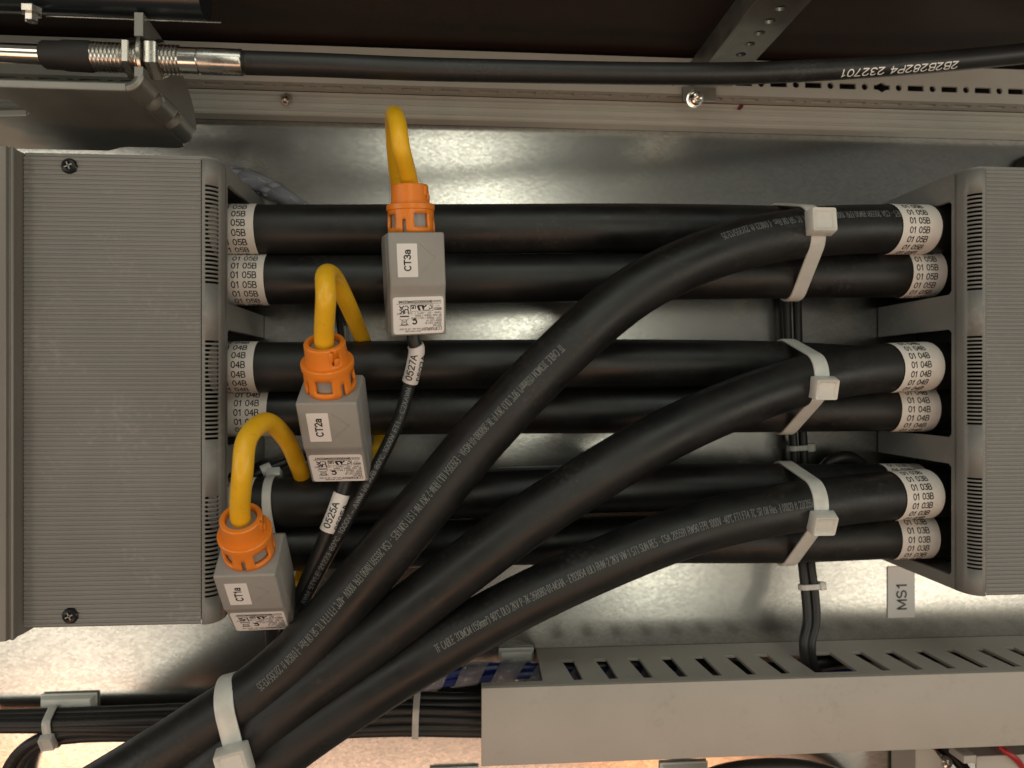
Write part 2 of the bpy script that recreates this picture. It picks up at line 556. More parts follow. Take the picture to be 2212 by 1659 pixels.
# plain sans stroke lettering: advance width, strokes (cap height 1)
GLY = {
    '0': (.62, [_oval(.31, .5, .29, .5)]), '1': (.44, [[(.30, 1), (.30, 0)], [(.08, .77), (.28, .95)]]),
    '2': (.62, [_arc(.31, .71, .28, .29, 170, -35) + [(.04, 0), (.60, 0)]]),
    '3': (.62, [_arc(.30, .755, .25, .245, 155, -90) + _arc(.30, .26, .30, .26, 90, -155)]),
    '4': (.62, [[(.46, 0), (.46, 1), (.0, .30), (.62, .30)]]),
    '5': (.62, [[(.56, 1), (.13, 1), (.07, .54)] + _arc(.31, .33, .29, .33, 125, -150)]),
    '6': (.62, [_oval(.32, .31, .28, .31), _arc(.36, .46, .33, .54, 55, 180)]),
    '7': (.60, [[(.02, 1), (.58, 1), (.22, 0)]]), '8': (.62, [_oval(.31, .75, .24, .25), _oval(.31, .26, .29, .26)]),
    '9': (.62, [_oval(.30, .69, .28, .31), _arc(.26, .54, .32, .54, 0, -125)]),
    'A': (.72, [[(0, 0), (.36, 1), (.72, 0)], [(.13, .34), (.59, .34)]]),
    'B': (.66, [[(.03, 0), (.03, 1), (.36, 1)] + _arc(.36, .76, .22, .24, 90, -90) + [(.03, .52)], [(.36, .52)] + _arc(.38, .26, .26, .26, 90, -90) + [(.03, 0)]]),
    'C': (.70, [_arc(.37, .5, .35, .5, 45, 315, 14)]),
    'D': (.70, [[(.03, 0), (.03, 1), (.30, 1)] + _arc(.30, .5, .38, .5, 90, -90) + [(.03, 0)]]),
    'E': (.60, [[(.58, 1), (.03, 1), (.03, 0), (.60, 0)], [(.03, .52), (.53, .52)]]),
    'F': (.56, [[(.56, 1), (.03, 1), (.03, 0)], [(.03, .52), (.50, .52)]]),
    'G': (.74, [_arc(.37, .5, .35, .5, 45, 330, 14) + [(.70, .46), (.42, .46)]]),
    'H': (.70, [[(.03, 0), (.03, 1)], [(.67, 0), (.67, 1)], [(.03, .53), (.67, .53)]]),
    'I': (.16, [[(.08, 0), (.08, 1)]]), 'J': (.52, [[(.46, 1), (.46, .3)] + _arc(.24, .26, .22, .26, 0, -170)]),
    'K': (.68, [[(.03, 0), (.03, 1)], [(.64, 1), (.03, .38)], [(.24, .58), (.68, 0)]]),
    'L': (.56, [[(.03, 1), (.03, 0), (.56, 0)]]), 'M': (.82, [[(.03, 0), (.03, 1), (.41, .08), (.79, 1), (.79, 0)]]),
    'N': (.70, [[(.03, 0), (.03, 1), (.67, 0), (.67, 1)]]), 'O': (.76, [_oval(.38, .5, .36, .5)]),
    'P': (.62, [[(.03, 0), (.03, 1), (.36, 1)] + _arc(.36, .73, .25, .27, 90, -90) + [(.03, .46)]]),
    'Q': (.76, [_oval(.38, .5, .36, .5), [(.46, .2), (.74, -.05)]]),
    'R': (.68, [[(.03, 0), (.03, 1), (.38, 1)] + _arc(.38, .74, .25, .26, 90, -90) + [(.03, .48)], [(.36, .48), (.67, 0)]]),
    'S': (.64, [_arc(.32, .745, .27, .255, 30, 270) + _arc(.32, .255, .29, .255, 80, -150)]),
    'T': (.64, [[(0, 1), (.64, 1)], [(.32, 1), (.32, 0)]]), 'U': (.70, [[(.03, 1), (.03, .34)] + _arc(.35, .33, .32, .33, 180, 360) + [(.67, 1)]]),
    'V': (.68, [[(0, 1), (.34, 0), (.68, 1)]]), 'W': (.96, [[(0, 1), (.24, 0), (.48, .96), (.72, 0), (.96, 1)]]),
    'X': (.66, [[(0, 0), (.64, 1)], [(.02, 1), (.66, 0)]]), 'Y': (.66, [[(0, 1), (.33, .48), (.66, 1)], [(.33, .48), (.33, 0)]]),
    'Z': (.62, [[(.03, 1), (.60, 1), (0, 0), (.62, 0)]]),
    'a': (.56, [_arc(.28, .52, .23, .20, 160, 0) + [(.51, 0)], [(.51, .40), (.26, .38)] + _arc(.22, .19, .20, .19, 90, 270, 7) + [(.36, .02), (.51, .16)]]),
    'b': (.58, [[(.03, 1), (.03, 0)], _oval(.30, .35, .25, .35)]), 'c': (.54, [_arc(.29, .35, .26, .35, 45, 315)]),
    'd': (.58, [[(.55, 1), (.55, 0)], _oval(.28, .35, .25, .35)]), 'e': (.58, [[(.04, .36), (.54, .36)] + _arc(.29, .35, .26, .35, 5, 320)]),
    'f': (.34, [_arc(.30, .82, .16, .18, 90, 180) + [(.14, 0)], [(0, .68), (.32, .68)]]), 'i': (.16, [[(.08, 0), (.08, .70)], [(.08, .86), (.08, 1)]]),
    'k': (.52, [[(.03, 0), (.03, 1)], [(.48, .70), (.03, .28)], [(.20, .42), (.52, 0)]]), 'l': (.16, [[(.08, 0), (.08, 1)]]),
    'm': (.84, [[(.03, 0), (.03, .70)], _arc(.23, .48, .19, .22, 180, 0) + [(.42, 0)], _arc(.62, .48, .19, .22, 180, 0) + [(.81, 0)]]),
    'n': (.56, [[(.03, 0), (.03, .70)], _arc(.28, .46, .24, .24, 180, 0) + [(.52, 0)]]), 'o': (.58, [_oval(.29, .35, .26, .35)]),
    'r': (.36, [[(.03, 0), (.03, .70)], _arc(.30, .44, .26, .26, 180, 85)]), 's': (.50, [_arc(.25, .525, .20, .175, 30, 270) + _arc(.25, .175, .22, .175, 80, -150)]),
    't': (.32, [[(.14, .92), (.14, .12), (.30, .02)], [(0, .68), (.30, .68)]]), 'x': (.50, [[(0, 0), (.48, .70)], [(.02, .70), (.50, 0)]]),
    'z': (.50, [[(.02, .70), (.48, .70), (0, 0), (.50, 0)]]),
    '-': (.40, [[(.04, .40), (.36, .40)]]), '/': (.36, [[(0, 0), (.36, 1)]]), '.': (.20, [[(.10, 0), (.10, .12)]]), ':': (.20, [[(.10, 0), (.10, .12)], [(.10, .56), (.10, .68)]]),
    '(': (.30, [_arc(.42, .45, .34, .62, 130, 230)]), ')': (.30, [_arc(-.12, .45, .34, .62, 50, -50)]), '\u00b0': (.34, [_oval(.17, .85, .13, .14)]),
    '\u00b2': (.36, [[(.04, .92), (.18, 1.0), (.28, .88), (.04, .58), (.30, .58)]]), '|': (.16, [[(.08, -.1), (.08, 1.1)]]),
    '+': (.52, [[(.02, .42), (.50, .42)], [(.26, .18), (.26, .66)]]), '\u0152': (.98, [_oval(.36, .5, .34, .5), [(.96, 1), (.52, 1), (.52, 0), (.98, 0)], [(.52, .52), (.90, .52)]]),
    ' ': (.34, []),
}


def text(mb, body, fn, w=None, h=None, x=0.0, y=0.0, align='L', bold=0.13, gap=0.17):
    """Stroke lettering; fn maps (x, y) on the surface to a point. h = cap height, w = total width, bold = stroke / height."""
    adv, pen = [], 0.0
    for ch in body:
        adv.append(pen)
        pen += GLY.get(ch, GLY['-'])[0] + gap
    tot = pen - gap
    sx = w / tot if w else h
    ox = {'L': 0, 'C': -tot * sx / 2, 'R': -tot * sx}[align]
    hw = bold * min(h, 1.6 * sx) / 2
    for ch, a in zip(body, adv):
        for st in GLY.get(ch, GLY['-'])[1]:
            q0 = [Vector((x + ox + (a + p[0]) * sx, y + p[1] * h)) for p in st]
            q = [q0[0]]
            for p, r in zip(q0, q0[1:]):                 # short steps, so that strokes follow a curved surface
                m = max(1, math.ceil((r - p).length / (0.26 * h)))
                q += [p.lerp(r, k / m) for k in range(1, m + 1)]
            n = len(q)
            vv = []
            for i in range(n):
                d0 = (q[i] - q[i - 1]).normalized() if i else None
                d1 = (q[i + 1] - q[i]).normalized() if i < n - 1 else None
                d = (d0 or d1) + (d1 or d0)
                if d.length < 0.3:
                    d = d1
                d = d.normalized()
                nrm = Vector((-d.y, d.x))
                k = 1.0
                if d0 is not None and d1 is not None:
                    k = min(1.35, 1 / max(0.3, abs(nrm.dot(Vector((-d0.y, d0.x))))))
                e = q[i]
                if d0 is None:
                    e = e - d1 * hw * 0.9
                if d1 is None:
                    e = e + d0 * hw * 0.9
                vv += [fn(*(e + nrm * hw * k)), fn(*(e - nrm * hw * k))]
            mb.add(vv, [(2 * i, 2 * i + 1, 2 * i + 3, 2 * i + 2) for i in range(n - 1)])
    return mb


def flat_fn(m):
    return lambda a, b: m @ Vector((a, b, 0))


def poly(mb, pts, fn):
    tri = tessellate_polygon([[Vector((p[0], p[1], 0)) for p in pts]])
    return mb.add([fn(*p) for p in pts], [tuple(t) for t in tri])


def line(mb, a, b, w, fn):
    d = Vector((b[0] - a[0], b[1] - a[1])).normalized()
    n = Vector((-d.y, d.x)) * w / 2
    return mb.add([fn(a[0] + n.x, a[1] + n.y), fn(a[0] - n.x, a[1] - n.y), fn(b[0] - n.x, b[1] - n.y), fn(b[0] + n.x, b[1] + n.y)],
                  [(0, 1, 2, 3)])


# ------------------------------------------------------------------ the setting
XL, XR = -0.52, 0.66
b = MB(); boxw(b, XL, XR, -0.50, 0.215, -0.003, 0.0)
structure(b.build('mounting_plate', 'galv', smooth=0))
b = MB(); boxw(b, XL, XR, 0.2165, 0.2205, -0.003, 0.110)
structure(b.build('cabinet_side_wall', 'wall_dark', smooth=0))
b = MB(); boxw(b, XL, XR, 0.2150, 0.2200, 0.113, 0.130, 0.001)
structure(b.build('cabinet_door_panel', 'wall_dark', smooth=0))

# dark painted tube along the wall, top left
bar = thing('wall_tube', P(120, 20, 0.075), 'blue black painted tube along the dark wall at the top left corner', 'tube')
b = MB(); tube(b, [(XL, 0.1950, 0.116), (P(478, 20, 0.09).x, 0.1950, 0.116)], 0.0105, 28)
b.build('tube_body', 'blue_black', bar)
b = MB()
m = frame(P(68, 17, 0.124), Vector((1, 0, 0)), Vector((0, 0, 1)), Vector((0, -1, 0)))
lathe(b, [(0.0048, 0), (0.0048, 0.003), (0.0030, 0.0032), (0.0030, 0.0065), (0.0022, 0.007)], m, 6)
b.build('bolt', 'zinc', bar)
b = MB(); tube(b, [P(100, 35, 0.118), P(478, 49, 0.118)], 0.0004, 8)
b.build('edge_highlight', 'zinc', bar)  # bright strip standing in for the highlight along the lower edge

# ------------------------------------------------------------------ frame rail along the top
rail = thing('frame_rail', (0, 0.19, 0.0), 'cream painted steel frame rail with slots running along the top edge', 'rail')
yb = P(1106, 261, 0.012).y
yk = P(1106, 212, 0.012).y
yt = yk + 0.0236
hg, hf = 0.012, 0.028
prof = [(yb, 0.0005), (yb, hg - 0.001), (yb + 0.001, hg)]
span = yk - yb
for t_, dz in ((0.16, 0), (0.20, 0.0010), (0.26, 0.0010), (0.30, 0), (0.52, 0), (0.56, 0.0010), (0.62, 0.0010), (0.66, -0.0006),
               (0.80, -0.0006), (0.86, 0.0012), (0.94, 0.0012)):
    prof.append((yb + span * t_, hg + dz))
prof.append((yk - 0.0004, hg + 0.0012))
b = MB()
vs_, fs_ = [], []
for i, (y, z) in enumerate(prof):
    vs_ += [(XL, y, z), (XR, y, z)]
for i in range(len(prof) - 1):
    fs_.append((2 * i, 2 * i + 1, 2 * i + 3, 2 * i + 2))
b.add(vs_, fs_).build('grooved_flange', 'rail_paint', rail, smooth=0)
# band that runs out towards the viewer, with slots
holes = []
x = XL + 0.02
k = 0
while x < XR - 0.03:
    holes.append(rrect(x, 0.0075, 0.0128, 0.0042, 0.0006, 1))
    holes.append(rrect(x + 0.0124, 0.0075, 0.0042, 0.0030, 0.0006, 1))
    x += 0.0248
b = MB()
sheet(b, [(XL, 0), (XR, 0), (XR, hf - hg - 0.0016), (XL, hf - hg - 0.0016)], holes, 0.0015,
      frame(Vector((0, yk, hg + 0.0014)), Vector((1, 0, 0)), Vector((0, 0, 1)), Vector((0, -1, 0))))
b.build('slotted_band', 'rail_paint', rail, smooth=0)
holes = []
x0 = P(1905, 185, hf).x                         # the diamond slot in view
yh = P(1905, 187, hf).y - yk
k = -23
while x0 + k * 0.0118 < XR - 0.02:
    xx = x0 + k * 0.0118
    if xx > XL + 0.01:
        if k % 2:
            holes.append(circle(xx, yh, 0.0022, 14))
        elif k % 12 == 0:
            holes.append([(xx - 0.0056, yh - 0.0016), (xx - 0.0028, yh - 0.0018), (xx, yh - 0.0034), (xx + 0.0028, yh - 0.0018),
                          (xx + 0.0056, yh - 0.0016), (xx + 0.0056, yh + 0.0016), (xx + 0.0028, yh + 0.0018), (xx, yh + 0.0034),
                          (xx - 0.0028, yh + 0.0018), (xx - 0.0056, yh + 0.0016)])
        else:
            holes.append(rrect(xx, yh, 0.0113, 0.0039, 0.0004, 1))
    k += 1
b = MB()
sheet(b, [(XL, 0.0003), (XR, 0.0003), (XR, yt - yk), (XL, yt - yk)], holes, 0.0015,
      frame(Vector((0, yk - 0.0005, hf)), Vector((1, 0, 0)), Vector((0, 1, 0)), Vector((0, 0, 1))))
b.build('perforated_face', 'rail_paint', rail, smooth=0)
b = MB(); boxw(b, XL, XR, yk + 0.003, yt, 0.0005, 0.014)
b.build('shade_backing', 'black_inner', rail, smooth=0)  # black box standing in for shade in the hollow behind the holes


def screw_mesh(mb, mtx, r, h, socket=True):
    lathe(mb, [(r, 0), (r, h * 0.45), (r * 0.86, h * 0.80), (r * 0.55, h), (r * 0.42, h), (r * 0.40, h * 0.4), (0.0001, h * 0.35)], mtx, 20, caps=False)


b = MB()
sp_ = P(620, 213, 0.013)
m = frame(sp_, Vector((1, 0, 0)), Vector((0, 0, 1)), Vector((0, -1, 0)))
m = T(*sp_) @ Matrix.Rotation(R(35), 4, 'X')
screw_mesh(b, m, 0.0034, 0.0075)
b.build('screw', 'zinc', rail)
b = MB()
m = frame(P(1600, 231, 0.0135), Vector((0.7, 0.7, 0)), Vector((-0.7, 0.7, 0)), Vector((0, 0, 1)))
sheet(b, [(a * 1.0, c) for a, c in [(0.0024 * math.cos(t_ / 12 * 6.283), 0.0014 * math.sin(t_ / 12 * 6.283)) for t_ in range(12)]], [], 0.0008, m)
b.build('paint_mark', 'red_paint', rail)

# perforated bar standing out from the rail
sb = thing('support_bar', P(1540, 205, 0.028), 'perforated steel angle bar standing out from the rail near the top', 'bar')
yf = 0.1945
xf, xr_ = P(1526, 134, 0.0526).x, P(1611, 134, 0.0526).x
holes = [circle((xr_ - xf) * 0.52, z, 0.0030, 16) for z in [0.048 + 0.0135 * k for k in range(11)]]
b = MB()
sheet(b, [(0, 0.030), (xr_ - xf, 0.030), (xr_ - xf, 0.20), (0, 0.20)], holes, 0.0018,
      frame(Vector((xf, yf, 0)), Vector((1, 0, 0)), Vector((0, 0, 1)), Vector((0, -1, 0))))
b.build('perforated_leg', 'bar_steel', sb, smooth=0)
b = MB(); boxw(b, xf - 0.0035, xf - 0.0002, yf - 0.0012, yf + 0.014, 0.030, 0.20, 0.0004)
b.build('side_leg', 'bar_steel', sb, smooth=0)
b = MB()
c_ = P(1500, 205, 0.030)
boxw(b, c_.x - 0.008, c_.x + 0.014, yk - 0.006, yf - 0.002, 0.0287, 0.0312, 0.0004)
b.build('foot_plate', 'bar_steel', sb, smooth=0)
b = MB()
m = T(*P(1500, 213, 0.0312)) @ Matrix.Rotation(R(20), 4, 'X')
lathe(b, [(0.0055, 0), (0.0055, 0.0012), (0.0040, 0.0013), (0.0040, 0.0045), (0.0032, 0.0056), (0.0020, 0.006), (0.0018, 0.0035), (0.0001, 0.003)], m, 24, caps=False)
b.build('bolt', 'chrome', sb)


# ------------------------------------------------------------------ terminal covers
def cover(name, label, x_far, x_edge, x_flank, y0, y1, hfr, openings, slits, base, screws=()):
    """Ribbed front, rounded slit edge, comb-like flank towards the cables."""
    s = 1 if x_flank > x_edge else -1
    t = thing(name, base, label, 'terminal cover', 'ribbed grey terminal covers')
    pitch = 0.00243
    n = int((y1 - y0 - 0.003) / pitch)
    p = (y1 - y0 - 0.003) / n
    prof_ = [(y0, hfr - 0.001), (y0 + 0.0008, hfr)]
    for i in range(n):
        yy = y0 + 0.0015 + i * p
        prof_ += [(yy + 0.16 * p, hfr), (yy + 0.32 * p, hfr - 0.0005), (yy + 0.52 * p, hfr - 0.0005), (yy + 0.66 * p, hfr)]
    prof_ += [(y1 - 0.0008, hfr), (y1, hfr - 0.001)]
    bb = MB()
    xa, xb = x_far, x_edge - s * 0.0022
    if xa > xb:
        xa, xb = xb, xa
    vv, ff = [], []
    for y, z in prof_:
        vv += [(xa, y, z), (xb, y, z)]
    for i in range(len(prof_) - 1):
        ff.append((2 * i, 2 * i + 1, 2 * i + 3, 2 * i + 2))
    bb.add(vv, ff).build('ribbed_front', 'cover', t, smooth=0)
    # rounded edge with slits
    cols = [-0.28, -0.22, 0.0, 0.10, 0.25, 0.42, 0.60, 0.75, 0.86, 0.95, 1.0]
    drop = 0.0115
    pr = []
    for c in cols:
        xx = x_edge + (x_flank - x_edge) * c
        z = hfr + (0.0006 if c <= 0 else 0.0006 - drop * (1 - math.sqrt(max(0, 1 - c * c))))
        if c <= -0.25:
            z = hfr - 0.0006
        pr.append((xx, z))
    pr.append((x_flank, hfr - drop - 0.002))
    rows = [y0]
    open_rows = []
    for (a, bq, cnt) in sorted(slits):
        q = (bq - a) / (cnt - 0.45)
        for k in range(cnt):
            rows.append(a + k * q)
            open_rows.append(len(rows) - 1)
            rows.append(a + k * q + 0.55 * q)
    rows.append(y1)
    vv, ff = [], []
    nc = len(pr)
    for y in rows:
        for xx, z in pr:
            vv.append((xx, y, z))
    for j in range(len(rows) - 1):
        for i in range(nc - 1):
            if j in open_rows and 2 <= i <= 7:
                continue
            q = (j * nc + i, j * nc + i + 1, (j + 1) * nc + i + 1, (j + 1) * nc + i)
            ff.append(q if s > 0 else q[::-1])
    MB().add(vv, ff).build('vent_edge', 'cover', t, smooth=40, solid=0.0016)
    # flank: comb with an opening for every phase
    top = hfr - drop - 0.002
    out = [(y0, 0.0008)]
    for (a, bq) in sorted(openings):
        out += [(a, 0.0008), (a, top - 0.006), (a + 0.002, top - 0.0035), (bq - 0.002, top - 0.0035), (bq, top - 0.006), (bq, 0.0008)]
    out += [(y1, 0.0008), (y1, top), (y0, top)]
    if s > 0:
        m_ = frame(Vector((x_flank - 0.0002, 0, 0)), Vector((0, 1, 0)), Vector((0, 0, 1)), Vector((1, 0, 0)))
    else:
        m_ = frame(Vector((x_flank + 0.0002, 0, 0)), Vector((0, 1, 0)), Vector((0, 0, 1)), Vector((-1, 0, 0)))
    bb = MB(); sheet(bb, out, [], 0.0028, m_)
    bb.build('comb_flank', 'cover', t, smooth=0, bevel=0.0005)
    # end walls
    for yy, dy in ((y0 + 0.0004, 1), (y1 - 0.0004, -1)):
        pl = [(x_far, 0.001)] + [(x_far, hfr - 0.0012)] + [(xx - s * 0.0006, z - 0.0014) for xx, z in pr[2:-1]] + [(x_flank - s * 0.0006, 0.001)]
        bb = MB()
        sheet(bb, pl, [], 0.002, frame(Vector((0, yy + (0.002 if dy > 0 else 0), 0)), Vector((1, 0, 0)), Vector((0, 0, 1)), Vector((0, -1, 0))) if dy > 0 else
              frame(Vector((0, yy, 0)), Vector((1, 0, 0)), Vector((0, 0, 1)), Vector((0, -1, 0))))
        bb.build('end_wall', 'cover', t, smooth=0)
    bb = MB()
    boxw(bb, x_far + s * 0.001, x_flank - s * 0.030, y0 + 0.004, y1 - 0.004, 0.001, hfr - 0.006)
    bb.build('shade_block', 'black_inner', t, smooth=0)  # black filler added so the cover's inside looks shaded through the openings
    for (u, v) in screws:
        bb = MB()
        c = P(u, v, hfr)
        lathe(bb, [(0.0041, -0.001), (0.0041, 0.0004), (0.0034, 0.0012), (0.0018, 0.0016), (0.0013, 0.0006), (0.0001, 0.0005)], T(c.x, c.y, hfr), 20, caps=False)
        sc = bb.build('screw', 'screw_black', t)
        bb = MB()
        for a in (25, 115):
            rbox(bb, T(c.x, c.y, hfr + 0.0016) @ Matrix.Rotation(R(a), 4, 'Z'), (0.0042, 0.0007, 0.0003))
        bb.build('cross_recess', 'zinc_dark', sc, smooth=0)
    return t


HF = 0.095
lx_far, lx_edge, lx_fl = P(51, 830, HF).x, P(443, 830, HF).x, P(487, 830, HF - 0.012).x
ly1, ly0 = P(250, 339, HF).y, P(250, 1353, HF).y


def yl(v, u=487):
    return P(u, v, HF - 0.013).y


cover('terminal_cover', 'ribbed grey cover at left with two screws, cables entering its right flank', lx_far, lx_edge, lx_fl, ly0, ly1, HF,
      [(yl(653), yl(393)), (yl(966), yl(711)), (yl(1290), yl(1026))],
      [(P(462, 612, HF).y, P(462, 399, HF).y, 23), (P(462, 950, HF).y, P(462, 735, HF).y, 23), (P(462, 1291, HF).y, P(462, 1073, HF).y, 23)],
      P(250, 1300, 0.0), screws=((150, 359), (152, 1330)))
rx_far, rx_edge, rx_fl = P(2330, 830, HF).x, P(2122, 830, HF).x, P(2066, 830, HF - 0.012).x
ry1, ry0 = P(2135, 365, HF).y, P(2135, 1287, HF).y


def yr(v, u=2066):
    return P(u, v, HF - 0.013).y


cover('terminal_cover', 'ribbed grey cover at right edge, cables entering its left flank', rx_far, rx_edge, rx_fl, ry0, ry1, HF,
      [(yr(634), yr(430)), (yr(946), yr(710)), (yr(1247), yr(1004))],
      [(P(2100, 626, HF).y, P(2100, 416, HF).y, 23), (P(2100, 918, HF).y, P(2100, 725, HF).y, 23), (P(2100, 1232, HF).y, P(2100, 1033, HF).y, 24)],
      P(2180, 1250, 0.0))

# moulded edge of the switch body at the left border
t = thing('switch_body', P(10, 900, 0.0), 'moulded grey switch body edge at the left border, next to the ribbed cover', 'switch')
xb = P(46, 830, 0.096).x
pf = [(xb, 0.001), (xb, 0.0945), (xb - 0.0005, 0.098), (P(29, 830, 0.104).x, 0.1035), (P(24, 830, 0.104).x, 0.1045), (P(21, 830, 0.104).x, 0.1030),
      (P(17, 830, 0.104).x, 0.1030), (P(14, 830, 0.105).x, 0.1055), (P(-20, 830, 0.105).x, 0.1062), (P(-140, 830, 0.105).x, 0.1062), (P(-140, 830, 0.105).x, 0.001)]
ya, yb_ = P(40, 322, 0.1).y, P(40, 1378, 0.1).y
b = MB()
sheet(b, pf, [], ya - yb_, frame(Vector((0, yb_, 0)), Vector((1, 0, 0)), Vector((0, 0, 1)), Vector((0, -1, 0))))
b.build('housing', 'body_plastic', t, smooth=20, bevel=0.0012)
b = MB(); boxw(b, lx_far - 0.0012, lx_far + 0.0004, ly0 + 0.003, ly1 - 0.003, 0.05, HF - 0.0018)
b.build('joint_strip', 'black_inner', t, smooth=0)

# ------------------------------------------------------------------ power cables
RC = 0.0149


def power_cable(label, pts, r=RC, sleeves=(), prints=(), group=None):
    path = Path(pts, 0.0035)
    t_ = thing('power_cable', path.at(path.L[-1] / 2)[0] - Vector((0, 0, r)), label, 'cable', group)
    bb = MB(); tube(bb, path.p, r, 36)
    bb.build('jacket', 'cable', t_, smooth=40)
    for (ua, ub, v, word, tu, twp, ph0) in sleeves:
        sa, sb_ = sorted((path.near(ua, v, r), path.near(ub, v, r)))
        bb = MB(); tube(bb, path.sub(sa, sb_), r + 0.00045, 40, caps=False)
        # fold the ends down to the jacket
        sl = bb.build('label_sleeve', 'paper', t_, smooth=40)
        bb = MB()
        st = path.near(tu, v, r)
        fwd = path.at(st)[1].x > 0
        pitch = 0.0055
        for k in range(-5, 6):
            ph = R(ph0) + k * pitch / r
            if abs(ph) < R(100):
                text(bb, word, (lambda a, c, st=st, ph=ph: path.wrap(st + a, ph + c / r, r + 0.00058)) if fwd else (lambda a, c, st=st, ph=ph: path.wrap(st - a, -ph - c / r, r + 0.00058)), w=twp, h=0.0034, y=-0.0016, bold=0.165)
        bb.build('lettering', 'ink', sl, smooth=0)
    for (u0, v0, u1, v1, body, ph0, rev, hh) in prints:
        s0, s1 = path.near(u0, v0, r), path.near(u1, v1, r)
        bb = MB()
        if rev:
            fn = lambda a, c, s0=s0: path.wrap(s0 - a, R(ph0) - c / r, r + 0.00012)
        else:
            fn = lambda a, c: path.wrap(s0 + a, R(ph0) + c / r, r + 0.00012)
        text(bb, body, fn, w=abs(s1 - s0), h=hh, y=-hh / 2, bold=0.095)
        bb.build('jacket_print', 'print', t_, smooth=0)
    return path


LEG = 'TF CABLE 313MCM (159mm\u00b2) 90\u00b0C DLO 2KV P-7K-268080-01-MSHA - E193954 (UL) RHW-2 2KV VW-1 ST1 SUN RES - CSA 205591 RW90 EPR 1000V -40\u00b0C FT1 FT4 TC SR Oil Res -| '


def PP(*a):
    return [P(*q) for q in a]


TW = 0.0142
G1 = 'black power cables running level between the covers'
G2 = 'black power cables slanting to the lower left'
cA1 = power_cable('upper of the two level black cables marked 01 05B in the top row',
                  PP((395, 497, .050), (600, 497, .050), (1000, 495, .050), (1400, 493, .050), (1700, 497, .042), (1850, 503, .032), (2120, 512, .024)),
                  sleeves=((450, 547, 497, '01 05B', 474, TW, 4),), group=G1)
cB1 = power_cable('lower of the two level black cables marked 01 05B in the top row',
                  PP((395, 604, .047), (600, 604, .047), (1000, 603, .047), (1400, 598, .047), (1700, 594, .048), (1900, 592, .047), (2120, 590, .042)),
                  sleeves=((470, 569, 604, '01 05B', 499, TW, 2), (1970, 2042, 592, '01 05B', 1977, TW, 6)), group=G1)
cA2 = power_cable('upper of the two level black cables marked 01 04B in the middle row',
                  PP((395, 793, .050), (600, 793, .050), (1000, 787, .050), (1400, 785, .048), (1700, 788, .041), (1850, 795, .032), (2120, 805, .024)),
                  sleeves=((450, 547, 793, '01 04B', 474, TW, 4),), group=G1)
cB2 = power_cable('lower of the two level black cables marked 01 04B in the middle row',
                  PP((395, 890, .037), (600, 889, .037), (1000, 886, .037), (1400, 885, .038), (1700, 883, .042), (1900, 881, .044), (2120, 880, .042)),
                  sleeves=((470, 575, 890, '01 04B', 505, TW, 0), (1948, 2031, 881, '01 04B', 1961, TW, -2)), group=G1)
cA3 = power_cable('upper of the two level black cables marked 01 03B in the bottom row',
                  PP((395, 1087, .050), (600, 1086, .050), (1000, 1066, .048), (1400, 1053, .046), (1700, 1052, .041), (1850, 1052, .032), (2120, 1050, .024)),
                  sleeves=((450, 540, 1087, '01 03B', 472, TW, 4), (1925, 2010, 1052, '01 03B', 1935, TW, 30)), group=G1)
cB3 = power_cable('lower of the two level black cables marked 01 03B in the bottom row',
                  PP((395, 1182, .040), (600, 1180, .040), (1000, 1170, .040), (1400, 1165, .041), (1700, 1164, .045), (1900, 1157, .045), (2120, 1150, .042)),
                  sleeves=((1948, 2029, 1157, '01 03B', 1960, TW, 0),), group=G1)

d1 = power_cable('slanting black cable from the top 01 05B label, uppermost of the three diagonals',
                 PP((2140, 499, .050), (2050, 497, .054), (1980, 496, .059), (1850, 496, .067), (1745, 503, .073), (1591, 531, .081), (1410, 606, .089), (1290, 692, .091),
                    (1057, 925, .092), (845, 1180, .094), (607, 1450, .094), (415, 1584, .092), (200, 1716, .090), (0, 1836, .088)),
                 sleeves=((1942, 2026, 496, '01 05B', 1957, TW, 8),),
                 prints=((1213, 748, 548, 1472, LEG + '01824 ft 22/355/13:35', -12, False, 0.0042),
                         (1943, 470, 1562, 530, 'RES - CSA 205591 RW90 EPR 1000V -40\u00b0C FT1 FT4 TC SR Oil Res -| 01823 ft 22/355/13:35', -26, False, 0.0042)), group=G2)
d2 = power_cable('slanting black cable from the middle 01 04B label, plain jacket without print',
                 PP((2140, 790, .050), (2050, 791, .054), (1980, 792, .059), (1850, 801, .067), (1740, 822, .073), (1579, 876, .081), (1403, 959, .089),
                    (1168, 1104, .091), (1030, 1205, .092), (787, 1393, .094), (660, 1490, .094), (527, 1596, .093), (430, 1672, .092), (200, 1860, .088)),
                 sleeves=((1946, 2031, 792, '01 04B', 1960, TW, 4),), group=G2)
d3 = power_cable('slanting black cable from the bottom 01 03B label, lowest of the three diagonals',
                 PP((2140, 1060, .050), (2050, 1064, .054), (1980, 1067, .059), (1850, 1077, .067), (1759, 1089, .073), (1591, 1118, .080), (1438, 1163, .085),
                    (1145, 1290, .088), (915, 1418, .090), (707, 1551, .092), (600, 1628, .092), (500, 1704, .091), (250, 1900, .088)),
                 sleeves=((1950, 2031, 1067, '01 03B', 1963, TW, 4),),
                 prints=((927, 1385, 1768, 1078, LEG + '01829 ft 22/355/13:36', -16, True, 0.0042),), group=G2)


